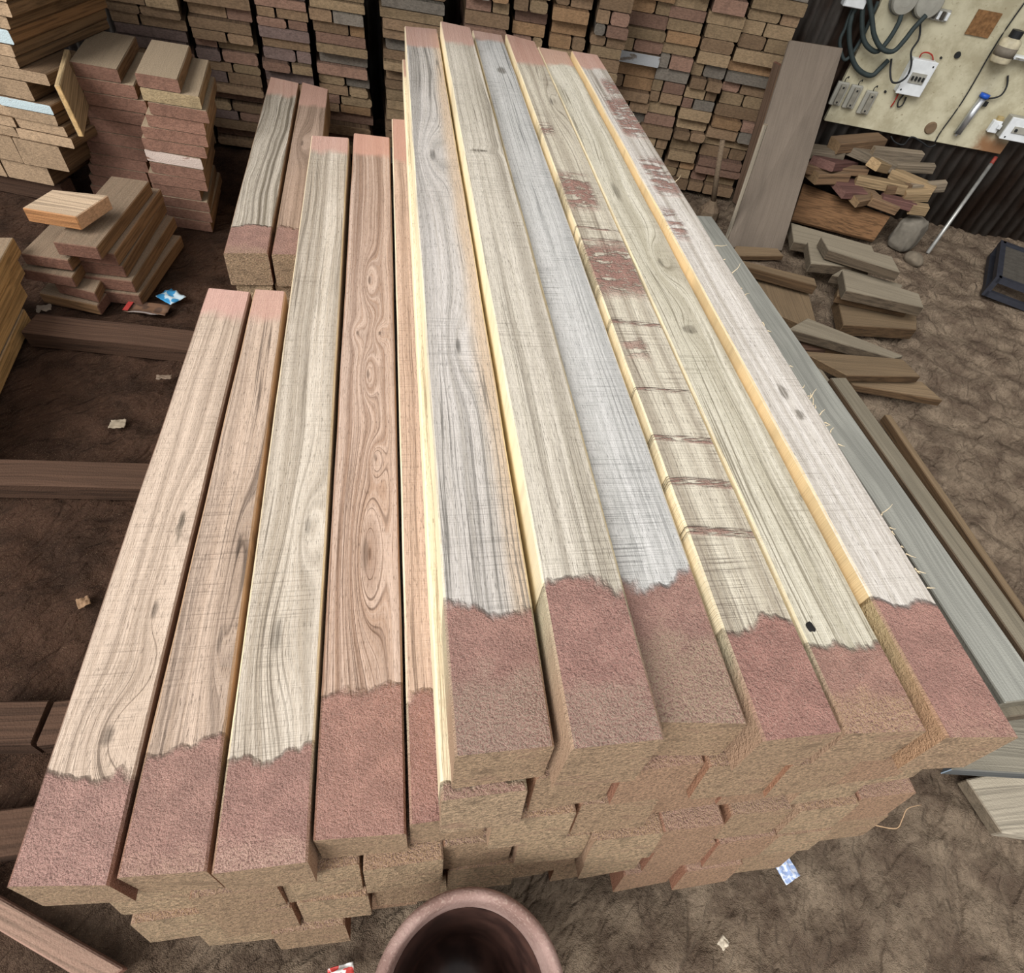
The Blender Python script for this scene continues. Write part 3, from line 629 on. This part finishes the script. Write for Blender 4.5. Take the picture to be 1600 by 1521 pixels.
loose = [
 ([(1152, 405), (1273, 435), (1277, 447), (1164, 416)], .16, .05, LBB, 'tan-edged strip sticking out from behind the long boards'),
 ([(1160, 428), (1262, 452), (1280, 520), (1190, 480)], .09, .045, LBB, 'brown board under the tan-edged strip'),
 ([(1295, 391), (1407, 426), (1394, 401), (1283, 370)], .20, .05, LB, 'topmost grey board of the loose pile by the plywood'),
 ([(1267, 412), (1362, 420), (1352, 402), (1262, 378)], .14, .05, LB, 'grey board partly covered by the topmost one'),
 ([(1240, 378), (1370, 402), (1362, 384), (1236, 348)], .09, .05, LB, 'long low grey board nearest the leaning plywood'),
 ([(1322, 454), (1444, 481), (1436, 459), (1316, 422)], .18, .05, LB, 'light grey tapered board lying askew over the two-tone pieces'),
 ([(1300, 430), (1408, 452), (1411, 445), (1318, 419)], .125, .045, LB, 'narrow grey board crossing beneath the tapered one'),
 ([(1308, 462), (1420, 486), (1418, 478), (1310, 450)], .12, .04, LBB, 'brown streaked board on top of the two-tone block'),
 ([(1318, 508), (1433, 515), (1432, 486), (1308, 464)], .075, .06, LBB, 'two-tone brown block with broken end on the earth'),
 ([(1232, 514), (1396, 560), (1412, 556), (1262, 497)], .11, .045, LB, 'grey pointed board slanting across the loose pieces'),
 ([(1240, 530), (1340, 560), (1345, 548), (1240, 515)], .05, .045, LBB, 'dark board under the grey pointed board'),
 ([(1325, 587), (1439, 589), (1410, 561), (1250, 548)], .11, .035, LBB, 'brown wedge-shaped board with pale top edge'),
 ([(1335, 602), (1474, 626), (1440, 596), (1322, 590)], .06, .035, LBB, 'brown board on the earth beneath the wedge-shaped one'),
 ([(1170, 455), (1250, 470), (1270, 500), (1200, 500)], .04, .035, LBB, 'flat brown board lying low behind the long boards'),
 ([(1140, 400), (1225, 400), (1215, 388), (1150, 384)], .03, .028, LBB, 'flat brown board at the foot of the leaning plywood')]
for q, z, th, m, lab in loose: slab(q, z, th, 'loose_board', m, lab, 'board', RG)
# brown board leaning in front of the offcut heap
b0, b1 = at(1237, 343, .03), at(1366, 376, .03); t1 = at(1392, 338, .17); t0 = at(1256, 286, .17)
nn = (b1-b0).cross(t0-b0).normalized(); nn = -nn if nn.y < 0 else nn
prism([b0, b1, t1, t0], nn*.022, 'leaning_board', board_mat('board_ruddy', (118, 88, 62), (104, 80, 58), None, None, 0, .03), 'broad ruddy board leaning against the heap of offcuts', 'board')
# plywood sheet and the pieces beside it
p0, p1 = at(1135, 387, .0), at(1222, 392, .0); q0 = onplane(1235, 62, WO+WN*.32, WA); q1 = onplane(1318, 75, WO+WN*.32, WA)
nn = (p1-p0).cross(q0-p0).normalized(); nn = -nn if nn.y < 0 else nn
prism([p0, p1, q1, q0], nn*.018, 'plywood_sheet', board_mat('plywood_dusty', (116, 105, 94), (108, 94, 80), None, None, 0, .03, 1.0, .22), 'tall grey-brown plywood sheet leaning on the corrugated wall', 'plywood')
a = at(1131, 378, .0); b = onplane(1193, 194, Vector((1.95, 2.98, 0)), -10)
def stick(a, b, w, h, mat, name, label, cat, group=None):
    d = (b-a); y = d.normalized(); x = y.cross(Vector((0, 0, 1))).normalized(); z = x.cross(y)
    o = link(name, mesh_of(plank_bm(w, h, d.length, .002, .001, 8, 3), name), mat)
    o.matrix_world = Matrix.Translation(a) @ Matrix((x, y, z)).transposed().to_4x4(); return prop(o, label, cat, group)
stick(a, b, .026, .02, board_mat('stick_pale', (150, 140, 124), (140, 126, 108), None, None, 0, .03), 'wooden_stick', 'thin pale stick standing against the left edge of the plywood', 'stick')
stick(at(1148, 318, .0), onplane(1214, 100, WO+WN*.33, WA), .06, .02, SM['dim'], 'leaning_board', 'dark narrow board leaning between the rear stack and the plywood', 'board')
# mallet standing on its head
MM = board_mat('mallet_wood', (124, 106, 88), (120, 104, 86), None, None, 0, .03)
m0 = at(1103, 345, 0); t = empty('mallet', m0, math.radians(-20)); prop(t, 'wooden mallet standing on its head before the rear stack', 'mallet')
bm = bmesh.new(); lathe_bm(bm, [(.055, 0), (.06, .02), (.058, .07), (.03, .10), (.02, .12)], 10); link('mallet_head', mesh_of(bm, 'head'), MM, t)
tp = onplane(1129, 219, m0+Vector((0, .03, 0)), 0)-m0; tp = Matrix.Rotation(math.radians(20), 3, 'Z') @ tp
link('handle', mesh_of(tube_bm(bmesh.new(), [(0, 0, .11), tp*.5+Vector((0, 0, .05)), tp], .016, 10, .014), 'handle', True), MM, t)
# heap of offcuts against the wall
OM = [board_mat('offcut_brown', (118, 94, 72), (150, 124, 94), None, None, .1, .15), board_mat('offcut_grey', (126, 114, 98), (140, 124, 102), None, None, .1, .15), board_mat('offcut_plum', (108, 78, 72), (124, 92, 84), None, None, 0, .12), board_mat('offcut_pale', (150, 128, 98), (182, 154, 116), None, None, 0, .1)]
OW = ['brown', 'grey', 'plum-coloured', 'pale']
random.seed(12)
offs = [(1262, 268, .10, .16, .26, 0, 'lying at the plywood edge'), (1290, 282, .10, .16, .22, 0, 'low beside the plywood'), (1275, 245, .18, .14, .30, 1, 'on the left shoulder of the heap'), (1300, 262, .17, .18, .30, 2, 'in the left middle of the heap'),
 (1322, 300, .09, .2, .16, 2, 'just above the ruddy leaning board'), (1345, 312, .10, .14, .18, 0, 'near the front of the heap'), (1335, 232, .22, .12, .34, 0, 'slanting across the top of the heap'), (1352, 252, .20, .10, .36, 1, 'lying lengthwise on the top of the heap'),
 (1378, 268, .17, .09, .30, 3, 'light-ended on the right of the top'), (1372, 295, .14, .08, .30, 3, 'long and speckled across the middle'), (1395, 250, .20, .05, .34, 1, 'standing slantwise by the corrugated wall'), (1410, 268, .16, .045, .34, 1, 'thin and slanting at the right of the heap'),
 (1420, 290, .13, .08, .28, 3, 'reaching out to the right over the heap'), (1428, 312, .10, .07, .14, 3, 'small and square at the right front'), (1398, 322, .08, .11, .2, 2, 'dark and low at the right front'), (1445, 300, .09, .05, .2, 1, 'thin at the right end of the heap'),
 (1430, 334, .06, .06, .1, 3, 'pale and stubby on the ground'), (1375, 325, .06, .1, .18, 0, 'half hidden behind the leaning board'), (1408, 302, .12, .06, .22, 0, 'wedged in the right middle'), (1320, 272, .16, .1, .24, 0, 'wedged in the centre')]
for i, (x, y, z, w, ln, m, wh) in enumerate(offs):
    dw = .10+max(0, y-225)*.0034; c = onplane(x, y, WO+WN*dw, WA); c.z = max(c.z, .03); w *= .85; ln *= .92; h = random.uniform(.04, .06)
    bm = plank_bm(w, h, ln, .004, .002, 3, 500+i); bmesh.ops.translate(bm, verts=bm.verts, vec=(0, -ln/2, 0))
    o = link('offcut', mesh_of(bm, 'offcut'), OM[m]); o.location = c
    o.rotation_euler = (random.uniform(-.25, .12), random.uniform(-.2, .2), random.choice([.9, 1.2, 1.35, 1.5, -1.2])+random.uniform(-.2, .2))
    prop(o, '%s offcut %s' % (OW[m], wh), 'offcut', 'offcuts in the heap by the wall')
# filler of the heap underneath: three short logs carrying it
for i, (x, y, w) in enumerate(((1290, 290, .22), (1345, 300, .22), (1400, 318, .2))):
    c = at(x, y, .0); c += Vector((.02, .1, 0))
    prop(link('wood_block', mesh_of(plank_bm(w, .085, .22, .006, .003, 3, 640+i), 'block'), OM[0], None, (c.x, c.y, 0), -.3+i*.2), 'brown block at the bottom of the offcut heap, %s from the plywood' % ORD[i], 'wood block', 'blocks under the offcut heap')
# slumped grey sack
bm = bmesh.new(); bmesh.ops.create_icosphere(bm, subdivisions=4, radius=1)
for v in bm.verts:
    p = v.co.copy(); q = Vector((math.copysign(abs(p.x)**.6, p.x), math.copysign(abs(p.y)**.6, p.y), math.copysign(abs(p.z)**.6, p.z)))
    q *= 1+.12*mn.noise(p*2.1)+.05*mn.noise(p*6)
    v.co = Vector((q.x*.085, q.y*.07, max(q.z, -.8)*.10+.08))
c = at(1405, 385, 0); prop(link('cement_sack', mesh_of(bm, 'sack', True), flat('sack_grey', (112, 106, 96), .9), None, (c.x, c.y, 0), .5), 'slumped grey sack at the foot of the offcut heap', 'sack')
c = at(1432, 400, .03); bm = bmesh.new(); bmesh.ops.create_icosphere(bm, subdivisions=3, radius=.055)
for v in bm.verts: v.co *= 1+.25*mn.noise(v.co*20); v.co.z = v.co.z*.7+.01
prop(link('stone', mesh_of(bm, 'stone', True), flat('stone_dusty', (112, 102, 88), .9), None, (c.x, c.y, 0)), 'rounded dusty lump between the sack and the metal rod', 'stone')
# rod leaning on the wall
r0 = at(1449, 396, .0); r1 = onplane(1556, 246, WO+WN*.06, WA)
t = empty('metal_rod', r0); prop(t, 'thin light metal rod with red tip leaning on the corrugated wall', 'rod')
link('shaft', mesh_of(tube_bm(bmesh.new(), [(0, 0, 0), (r1-r0)*.93], .011, 10), 'rod', True), flat('rod_metal', (176, 176, 172), .45, .6), t)
link('tip', mesh_of(tube_bm(bmesh.new(), [(r1-r0)*.931, r1-r0], .011, 10), 'tip', True), flat('rod_red', (140, 60, 50), .6), t)['label'] = 'red tip'
# black slatted crate cut by the right edge
k0 = at(1556, 440, .09); t = empty('slatted_crate', (k0.x, k0.y, 0), math.radians(-40)); prop(t, 'black slatted crate cut off by the right edge of the picture', 'crate')
CM = flat('crate_black', (44, 46, 54), .55); CB = flat('crate_bar', (74, 70, 64), .7)
bm = bmesh.new()
for x, y, dx_, dy in ((0, .27, .03, .54), (.42, .27, .03, .54), (.21, .015, .42, .03), (.21, .525, .42, .03)): box_bm(bm, (x, y, .1), (dx_, dy, .03)); box_bm(bm, (x, y, .015), (dx_, dy, .03))
for x in (0, .42):
    for y in (.015, .525): box_bm(bm, (x, y, .058), (.028, .028, .06))
link('crate_frame', mesh_of(bm, 'frame'), CM, t)
bm = bmesh.new()
for k in range(9): box_bm(bm, (.21, .065+.05*k, .105), (.40, .022, .014))
link('slats', mesh_of(bm, 'slats'), CB, t)

# ---------------------------------------------------------------- electrical board on the back wall
def wpos(s, z, d=0.0): return WO+WD*s+WN*d+Vector((0, 0, z))
def wthing(name, s, z, d=0.0): return empty(name, wpos(s, z, d), WR)
BD = .030                                   # front face of the painted plank board
s_l, zb = wall_sz(1288, 188, BD); s_r, zb2 = wall_sz(1562, 242, BD); zb = (zb+zb2)/2
N = NT('cream_paint_dirty', .75, .2); P_ = N.obj(); X_, Y_, Z_ = N.sep(P_)
n1 = N.noise(P_, 9, 5, .65); n2 = N.noise(P_, 60, 3, .6)
c_ = N.mix(N.sm(n1, .35, .68), s2l((196, 190, 164)), s2l((168, 160, 134)))
c_ = N.mix(N.sm(n2, .62, .74, 0, .6), c_, s2l((128, 112, 86)))
c_ = N.mix(N.mul(N.sm(N.add(Z_, N.mul(n1, -.10)), .06, -.02), N.sm(N.add(X_, N.mul(n1, .3)), .98, 1.12)), c_, s2l((140, 104, 74)))
N.bump(n2, .3, .002); CRM = N.col(c_)
t = wthing('electrical_board', s_l, zb, 0); prop(t, 'cream painted backing board carrying the electrical gear', 'electrical board')
bw = s_r-s_l; cx_ = bw/2
link('backing', box_mesh((cx_, -BD/2, .45), (bw, BD, .9), .003), CRM, t)
WHT = flat('plastic_white', (222, 226, 228), .4, 0, .05); GRYP = flat('plastic_grey', (160, 158, 148), .5, 0, .06); BLKP = flat('plastic_black', (34, 36, 38), .45); BLU = flat('plastic_blue', (40, 90, 190), .4)
RUB = flat('cable_rubber', (52, 62, 62), .6); BLK = flat('wire_black', (36, 38, 40), .6); ALU = flat('aluminium', (206, 210, 214), .3, .8, .05); REDW = flat('wire_red', (170, 56, 44), .5); YEL = flat('tape_yellow', (190, 150, 60), .6)
def breaker(name, tl, br, label, mats, nt, dep=.055):
    s0, z1 = wall_sz(*tl, BD+dep); s1, z0 = wall_sz(*br, BD+dep); w = s1-s0; h = z1-z0
    t = wthing(name, s0, z0, BD); prop(t, label, 'breaker box')
    link('body', box_mesh((w/2, -dep*.4, h/2), (w, dep*.8, h), .003), mats[0], t)
    link('cover', box_mesh((w/2, -dep*.9, h/2), (w*1.04, dep*.2, h*1.02), .003), mats[1], t)
    wn = link('toggle_window', box_mesh((w*.52, -dep-.002, h*.5), (w*.62, .006, h*.30), .001), GRYP, t)
    for k in range(nt): link('toggle', box_mesh((w*(.30+.44*k/max(1, nt-1)), -dep-.009, h*.5), (w*.07, .012, h*.12), .0015), BLKP, wn)
    for x_, y_ in ((.12, .12), (.88, .88)):
        link('screw', box_mesh((w*x_, -dep-.001, h*y_), (.008, .003, .008), .001), BLKP, t)
    return t
breaker('breaker_box', (1429, 92), (1436, 152), 'white breaker box with four dark toggles, middle of the cream board', (WHT, WHT), 4)
breaker('breaker_box', (1580, 86), (1620, 100), 'white breaker box by the right edge, below the plastic bottle', (WHT, WHT), 2)
breaker('breaker_box', (1585, 184), (1606, 225), 'grey-white breaker box at the lower right corner of the cream board', (GRYP, WHT), 2, .07)
for i, (x, y) in enumerate(((1312, 148), (1333, 153), (1356, 162))):
    s, z = wall_sz(x, y, BD+.03); t = wthing('fuse_carrier', s-.028, z-.058, BD)
    prop(t, 'grey rewirable fuse carrier, %s of three from the plywood' % ORD[i], 'fuse', 'fuse carriers on the cream board')
    link('base', box_mesh((.028, -.010, .058), (.066, .02, .116), .004), GRYP, t)
    link('carrier', box_mesh((.030, -.028, .058), (.030, .018, .098), .004), flat('fuse_grey%d' % i, (138, 134, 122), .5), t)
    for zz in (.022, .094): link('screw', box_mesh((.030, -.038, zz), (.009, .004, .009), .001), BLKP, t)
    link('wire_tail', mesh_of(tube_bm(bmesh.new(), smooth_path([(.03, -.01, .114), (.024, -.02, .132), (.034, -.022, .146), (.038, -.015, .136)], 4), .0025, 6), 'tail'), BLK, t)
s, z = wall_sz(1496, 209, BD+.03); s1, z1 = wall_sz(1537, 153, BD+.03); t = wthing('capacitor', s, z, BD); ax = Vector((s1-s, 0, z1-z))
prop(t, 'silver motor capacitor with blue cap, slanting on the cream board', 'capacitor')
sh = Vector((0, -.026, 0)); link('can', mesh_of(tube_bm(bmesh.new(), [sh, sh+ax], .020, 20), 'can', True), ALU, t)
link('cap', mesh_of(tube_bm(bmesh.new(), [sh+ax, sh+ax*1.10], .026, 20), 'cap', True), BLU, t)['label'] = 'blue plastic cap'
link('clip', box_mesh(sh+ax*.9+Vector((.02, .012, -.01)), (.06, .012, .024), .002), BLKP, t)
link('stud', mesh_of(tube_bm(bmesh.new(), [sh-ax*.07, sh], .006, 10), 'stud'), ALU, t)
s, z = wall_sz(1555, 198, BD+.02); t = wthing('switch_block', s-.028, z-.05, BD); prop(t, 'small white terminal switch beside the corner breaker box', 'switch')
link('body', box_mesh((.026, -.014, .05), (.05, .028, .062), .004), WHT, t); link('terminal', box_mesh((.03, -.012, .09), (.032, .022, .022), .003), flat('terminal_brass', (176, 156, 110), .5), t); link('lever', box_mesh((.042, -.034, .056), (.018, .016, .024), .003), WHT, t)
s, z = wall_sz(1536, 37, BD); t = wthing('brown_patch', s, z, BD)
prop(t, 'square of brown torn cardboard fixed to the cream board', 'cardboard'); link('sheet', box_mesh((0, -.005, 0), (.125, .008, .105), .002), flat('cardboard', (142, 106, 72), .9, 0, .2, .1, 60), t)
s, z = wall_sz(1572, 78, BD+.05); t = wthing('plastic_bottle', s, z-.055, BD); prop(t, 'grubby white plastic bottle with black cap fixed to the cream board', 'bottle')
PB = flat('plastic_grubby', (206, 196, 168), .5, 0, .15)
link('body', mesh_of(lathe_bm(bmesh.new(), [(.046, 0), (.05, .006), (.05, .085), (.046, .10), (.03, .108)], 24, (0, -.052, 0)), 'body', True), PB, t)
link('wrap', mesh_of(lathe_bm(bmesh.new(), [(.0515, .03), (.0515, .07)], 24, (0, -.052, 0)), 'wrap', True), flat('label_grey', (120, 112, 100), .7), t)
link('cap', mesh_of(lathe_bm(bmesh.new(), [(.03, .106), (.03, .14)], 20, (0, -.052, 0)), 'cap'), BLKP, t)
for i, (x, y, r) in enumerate(((1414, 0, .062), (1452, 4, .068))):
    s, z = wall_sz(x, y, BD+.04); t = wthing('electric_meter', s, z, BD); prop(t, ('grey round-fronted meter above the hanging cables', 'grey round-fronted meter beside the terminal strip')[i], 'meter', 'meters at the top of the cream board')
    bm = lathe_bm(bmesh.new(), [(r, 0), (r, .05), (r*.9, .06), (r*.4, .065)], 28); bmesh.ops.rotate(bm, verts=bm.verts, cent=(0, 0, 0), matrix=Matrix.Rotation(math.pi/2, 3, 'X')); link('dome', mesh_of(bm, 'dome'), GRYP, t)
    link('rim', mesh_of(tube_bm(bmesh.new(), [(r*1.03*math.cos(k*math.pi/12), -.02, r*1.03*math.sin(k*math.pi/12)) for k in range(25)], .005, 6), 'rim'), flat('meter_rim%d' % i, (110, 110, 104), .5), t)
s, z = wall_sz(1470, 24, BD+.02); t = wthing('terminal_strip', s, z, BD); prop(t, 'grey terminal strip with white connectors under the meter', 'terminal strip')
link('rail', box_mesh((0, -.008, 0), (.09, .016, .05), .002), GRYP, t)
for k in range(4): link('connector', box_mesh((-.033+.022*k, -.022, 0), (.015, .014, .034), .002), WHT if k % 2 else flat('connector_dark%d' % k, (70, 66, 60), .6), t)
s, z = wall_sz(1334, 3, BD+.03); t = wthing('junction_box', s, z, BD); prop(t, 'white junction box cut by the top edge of the frame', 'junction box'); link('box', box_mesh((0, -.03, .03), (.11, .06, .1), .004), WHT, t); link('lid', box_mesh((0, -.064, .03), (.104, .008, .094), .003), WHT, t)
# cables
CG = 'cables looping over the cream board'
def cable(pts, r, mat, label, d=.02, name='cable', sub=5, lift=0.0):
    P = []
    for i, (x, y) in enumerate(pts):
        dd = BD+r+.004+lift+d*math.sin(math.pi*i/(len(pts)-1)); s, z = wall_sz(x, y, dd); P.append(wpos(s, z, dd))
    o0 = P[0].copy(); o = link(name, mesh_of(tube_bm(bmesh.new(), smooth_path([p-o0 for p in P], sub), r, 8), name, True), mat, None, o0)
    return prop(o, label, 'cable', CG)
cable([(1352, -6), (1331, 25), (1327, 60), (1333, 95), (1345, 112), (1362, 118), (1374, 108), (1388, 94)], .0125, RUB, 'thick dark cable making the lowest loop beside the plywood')
cable([(1350, -6), (1347, 30), (1349, 60), (1358, 75), (1372, 80), (1390, 60), (1404, 36), (1409, 20)], .012, RUB, 'thick dark cable rising to the yellow taped joint', .02, lift=.030)
cable([(1357, -6), (1362, 25), (1366, 55), (1378, 76), (1396, 80), (1414, 62), (1428, 44), (1447, 24)], .012, RUB, 'thick dark cable running up to the terminal strip', .02, lift=.060)
cable([(1332, 12), (1320, 45), (1312, 66), (1318, 92), (1328, 88), (1345, 62), (1360, 30), (1372, 2)], .009, RUB, 'thin dark cable with reddish sheath at the left edge of the board', .015)
cable([(1409, 22), (1414, 10)], .013, YEL, 'yellow taped joint on the rising cable', .0, 'cable_joint')
cable([(1438, 36), (1436, 60), (1424, 80), (1424, 100), (1418, 118), (1406, 128), (1394, 128), (1391, 112), (1393, 92)], .005, BLK, 'thin black lead looping across the white breaker box', .085)
cable([(1604, 0), (1572, 45), (1546, 86), (1528, 118), (1506, 155), (1489, 180), (1470, 206), (1461, 222)], .0035, BLK, 'long thin black wire crossing the cream board diagonally', .006)
cable([(1575, 118), (1573, 135), (1565, 148), (1554, 153), (1544, 154)], .0045, BLK, 'short black lead from breaker box to blue-capped capacitor', .02)
cable([(1404, 146), (1398, 158), (1392, 167)], .004, REDW, 'red wire hanging from the bottom of the white breaker box', .01)
cable([(1412, 148), (1404, 158), (1403, 167), (1410, 164), (1416, 152)], .004, BLK, 'black wire tail looping under the white breaker box', .01)
cable([(1436, 92), (1440, 84), (1448, 82), (1456, 86), (1458, 94)], .0035, REDW, 'reddish wire loop on top of the white breaker box', .012)
cable([(1392, 213), (1398, 222), (1412, 226), (1424, 214), (1440, 222), (1452, 230), (1462, 226)], .004, BLK, 'twisted black wire along the lower edge of the cream board', .015)
for i, (x, y, r) in enumerate(((1496, 86, .017), (1454, 200, .034), (1470, 90, .006), (1383, 143, .007))):
    s, z = wall_sz(x, y, BD); bm = bmesh.new(); bmesh.ops.create_cone(bm, segments=20, radius1=r, radius2=r*.8, depth=.012, cap_ends=True); bmesh.ops.rotate(bm, verts=bm.verts, cent=(0, 0, 0), matrix=Matrix.Rotation(math.pi/2, 3, 'X'))
    prop(link('grommet', mesh_of(bm, 'grommet'), BLKP if i != 1 else flat('knot_brown', (120, 100, 78), .8), None, wpos(s, z, BD+.004), WR), ('black round grommet right of the white breaker box', 'brown round plug low on the cream board', 'small black plug above the breaker box corner', 'small black plug left of the breaker box wires')[i], 'grommet')

# ---------------------------------------------------------------- pot and litter in front
pc = Vector((.072, -.062, 0)); t = empty('clay_pot', pc); prop(t, 'round dusty clay pot with dark inside, standing before the stack', 'pot')
N = NT('clay_dusty', .9, .1); P_ = N.obj(); n1 = N.noise(P_, 16, 4); n2 = N.noise(P_, 220, 3)
c_ = N.mix(N.sm(n1, .3, .7), s2l((164, 138, 130)), s2l((132, 106, 98))); c_ = N.mix(N.sm(n2, .5, .7, 0, .5), c_, s2l((178, 156, 144))); N.bump(N.add(n1, n2), .5, .003); CLAY = N.col(c_)
ph = .42; R_ = .150
bm = bmesh.new(); lathe_bm(bm, [(.06, 0), (.108, 0), (.116, .03), (.128, .16), (.140, .30), (.150, .385), (R_, .405), (R_-.006, ph), (R_-.016, ph), (R_-.020, .405), (R_-.024, .345)], 72)
for f in [f for f in bm.faces if len(f.verts) > 4 and f.calc_center_median().z > .2]: bm.faces.remove(f)
link('wall', mesh_of(bm, 'pot_wall', True), CLAY, t).name = 'pot_wall'
N = NT('clay_dark', .35, .5); n1 = N.noise(N.obj(), 22, 4); INS = N.col(N.mix(N.sm(n1, .3, .7), s2l((92, 66, 58)), s2l((56, 40, 36))))  # darker, glossier clay colour for the inside of the pot
bm = bmesh.new(); lathe_bm(bm, [(R_-.0245, .345), (.116, .26), (.105, .16), (.094, .05), (.05, .03), (.01, .03)], 72)
for f in [f for f in bm.faces if len(f.verts) > 4 and f.calc_center_median().z > .2]: bm.faces.remove(f)
link('pot_lining', mesh_of(bm, 'lining', True), INS, t)['label'] = 'dark inside'
bm = bmesh.new(); bmesh.ops.create_icosphere(bm, subdivisions=3, radius=.03)
for v in bm.verts: v.co *= 1+.35*mn.noise(v.co*30); v.co.z *= .5
prop(link('wet_rag', mesh_of(bm, 'rag', True), flat('rag_red', (120, 52, 44), .3, 0, .2, .6), None, pc+Vector((.045, -.01, .046))), 'dark red wet lump at the bottom of the clay pot', 'rag')
def scrap(px_, py_, w, h, rz, mat, name, label, cat, z=.004, seed=0, th=.0012):
    c = at(px_, py_, z); bm = bmesh.new(); n = 8; g = []
    for j in range(n+1):
        g.append([bm.verts.new(((i/n-.5)*w*(1+.12*mn.noise(Vector((i, j, seed)))), (j/n-.5)*h, .010*mn.noise(Vector((i*.5, j*.5, seed)))+.004)) for i in range(n+1)])
    for j in range(n):
        for i in range(n): bm.faces.new((g[j][i], g[j][i+1], g[j+1][i+1], g[j+1][i]))
    o = link(name, mesh_of(bm, name, True), mat, None, (c.x, c.y, z+.004), rz); m = o.modifiers.new('thick', 'SOLIDIFY'); m.thickness = th
    return prop(o, label, cat)
def two(name, a, b, sc):
    N = NT(name, .35, .5); n = N.voro(N.obj(), sc); return N.col(N.mix(N.sm(n, .50, .58), s2l(a), s2l(b)))
scrap(268, 466, .09, .075, -.7, two('packet_blue', (60, 140, 190), (190, 210, 220), 30), 'crumpled_packet', 'crumpled bright blue packet on the earth by the low heap', 'packet', seed=1)
t = scrap(232, 484, .16, .075, -.15, two('packet_dark', (84, 66, 56), (110, 84, 66), 24), 'crumpled_packet', 'dull brown packet with red strip beside the blue packet', 'packet', seed=2)
link('strip', box_mesh((-.07, 0, .010), (.02, .075, .002)), flat('packet_red', (170, 62, 58), .5), t)['label'] = 'red printed strip'
scrap(185, 665, .048, .040, .05, flat('paper_tan', (160, 146, 126), .8), 'paper_scrap', 'square tan paper scrap on the dark earth at left', 'paper', seed=3)
scrap(257, 592, .05, .022, .1, flat('wrapper_clear', (130, 112, 96), .3), 'wrapper', 'small dull wrapper between the sleepers', 'wrapper', seed=4)
scrap(1226, 1359, .045, .05, .3, two('foil_blue', (150, 170, 210), (206, 214, 230), 120), 'foil_packet', 'small bluish foil packet on the sand near the stack front', 'packet', seed=5)
scrap(1128, 1474, .022, .018, .6, flat('paper_cream', (208, 196, 176), .8), 'paper_scrap', 'tiny cream scrap on the sand right of the clay pot', 'paper', seed=6)
scrap(533, 1519, .05, .02, .1, two('wrapper_red', (200, 70, 64), (226, 224, 220), 60), 'wrapper', 'red and white wrapper at the bottom edge beside the pot', 'wrapper', seed=7)
scrap(132, 943, .03, .03, .5, flat('leaf_tan', (150, 120, 92), .8), 'dry_leaf', 'dry tan leaf on the dark earth at left', 'leaf', seed=8)
scrap(70, 484, .05, .04, .3, flat('paper_white', (140, 126, 112), .8), 'paper_scrap', 'dusty paper scrap beside the far sleeper', 'paper', seed=9)
FB = flat('bark_fibre', (178, 148, 116), .9)
def fibre(pts, z, label, r=.0018):
    P = [at(x, y, zz) for (x, y), zz in zip(pts, z)]; o0 = P[0].copy()
    prop(link('wood_fibre', mesh_of(tube_bm(bmesh.new(), smooth_path([p-o0 for p in P], 5), r, 5, r*.5), 'fibre', True), FB, None, o0), label, 'fibre')
fibre([(1268, 1275), (1315, 1268), (1345, 1258), (1372, 1262), (1362, 1252)], (.27, .29, .31, .30, .31), 'pale curled fibre hanging from the front ends of the stack')
fibre([(1368, 1290), (1400, 1295), (1410, 1280), (1418, 1264), (1440, 1258)], (.03, .02, .04, .06, .05), 'pale curled fibre on the sand by the near right corner')
fibre([(478, 1468), (486, 1452), (497, 1434)], (.006, .012, .02), 'pale wood sliver on the sand left of the pot', .003)
fibre([(1325, 1268), (1328, 1285), (1330, 1292)], (.28, .25, .23), 'short fibre dangling from the front of the stack', .0014)

c = at(1262, 986, .768); bm = bmesh.new(); bmesh.ops.create_icosphere(bm, subdivisions=3, radius=.008)
for v in bm.verts: v.co *= 1+.8*mn.noise(v.co*90); v.co.y *= 1.5; v.co.z *= .6
prop(link('black_scrap', mesh_of(bm, 'scrap'), flat('scrap_black', (30, 28, 28), .9), None, (c.x, c.y, .775)), 'small black ragged scrap lying between the fourth and fifth top timbers', 'scrap')
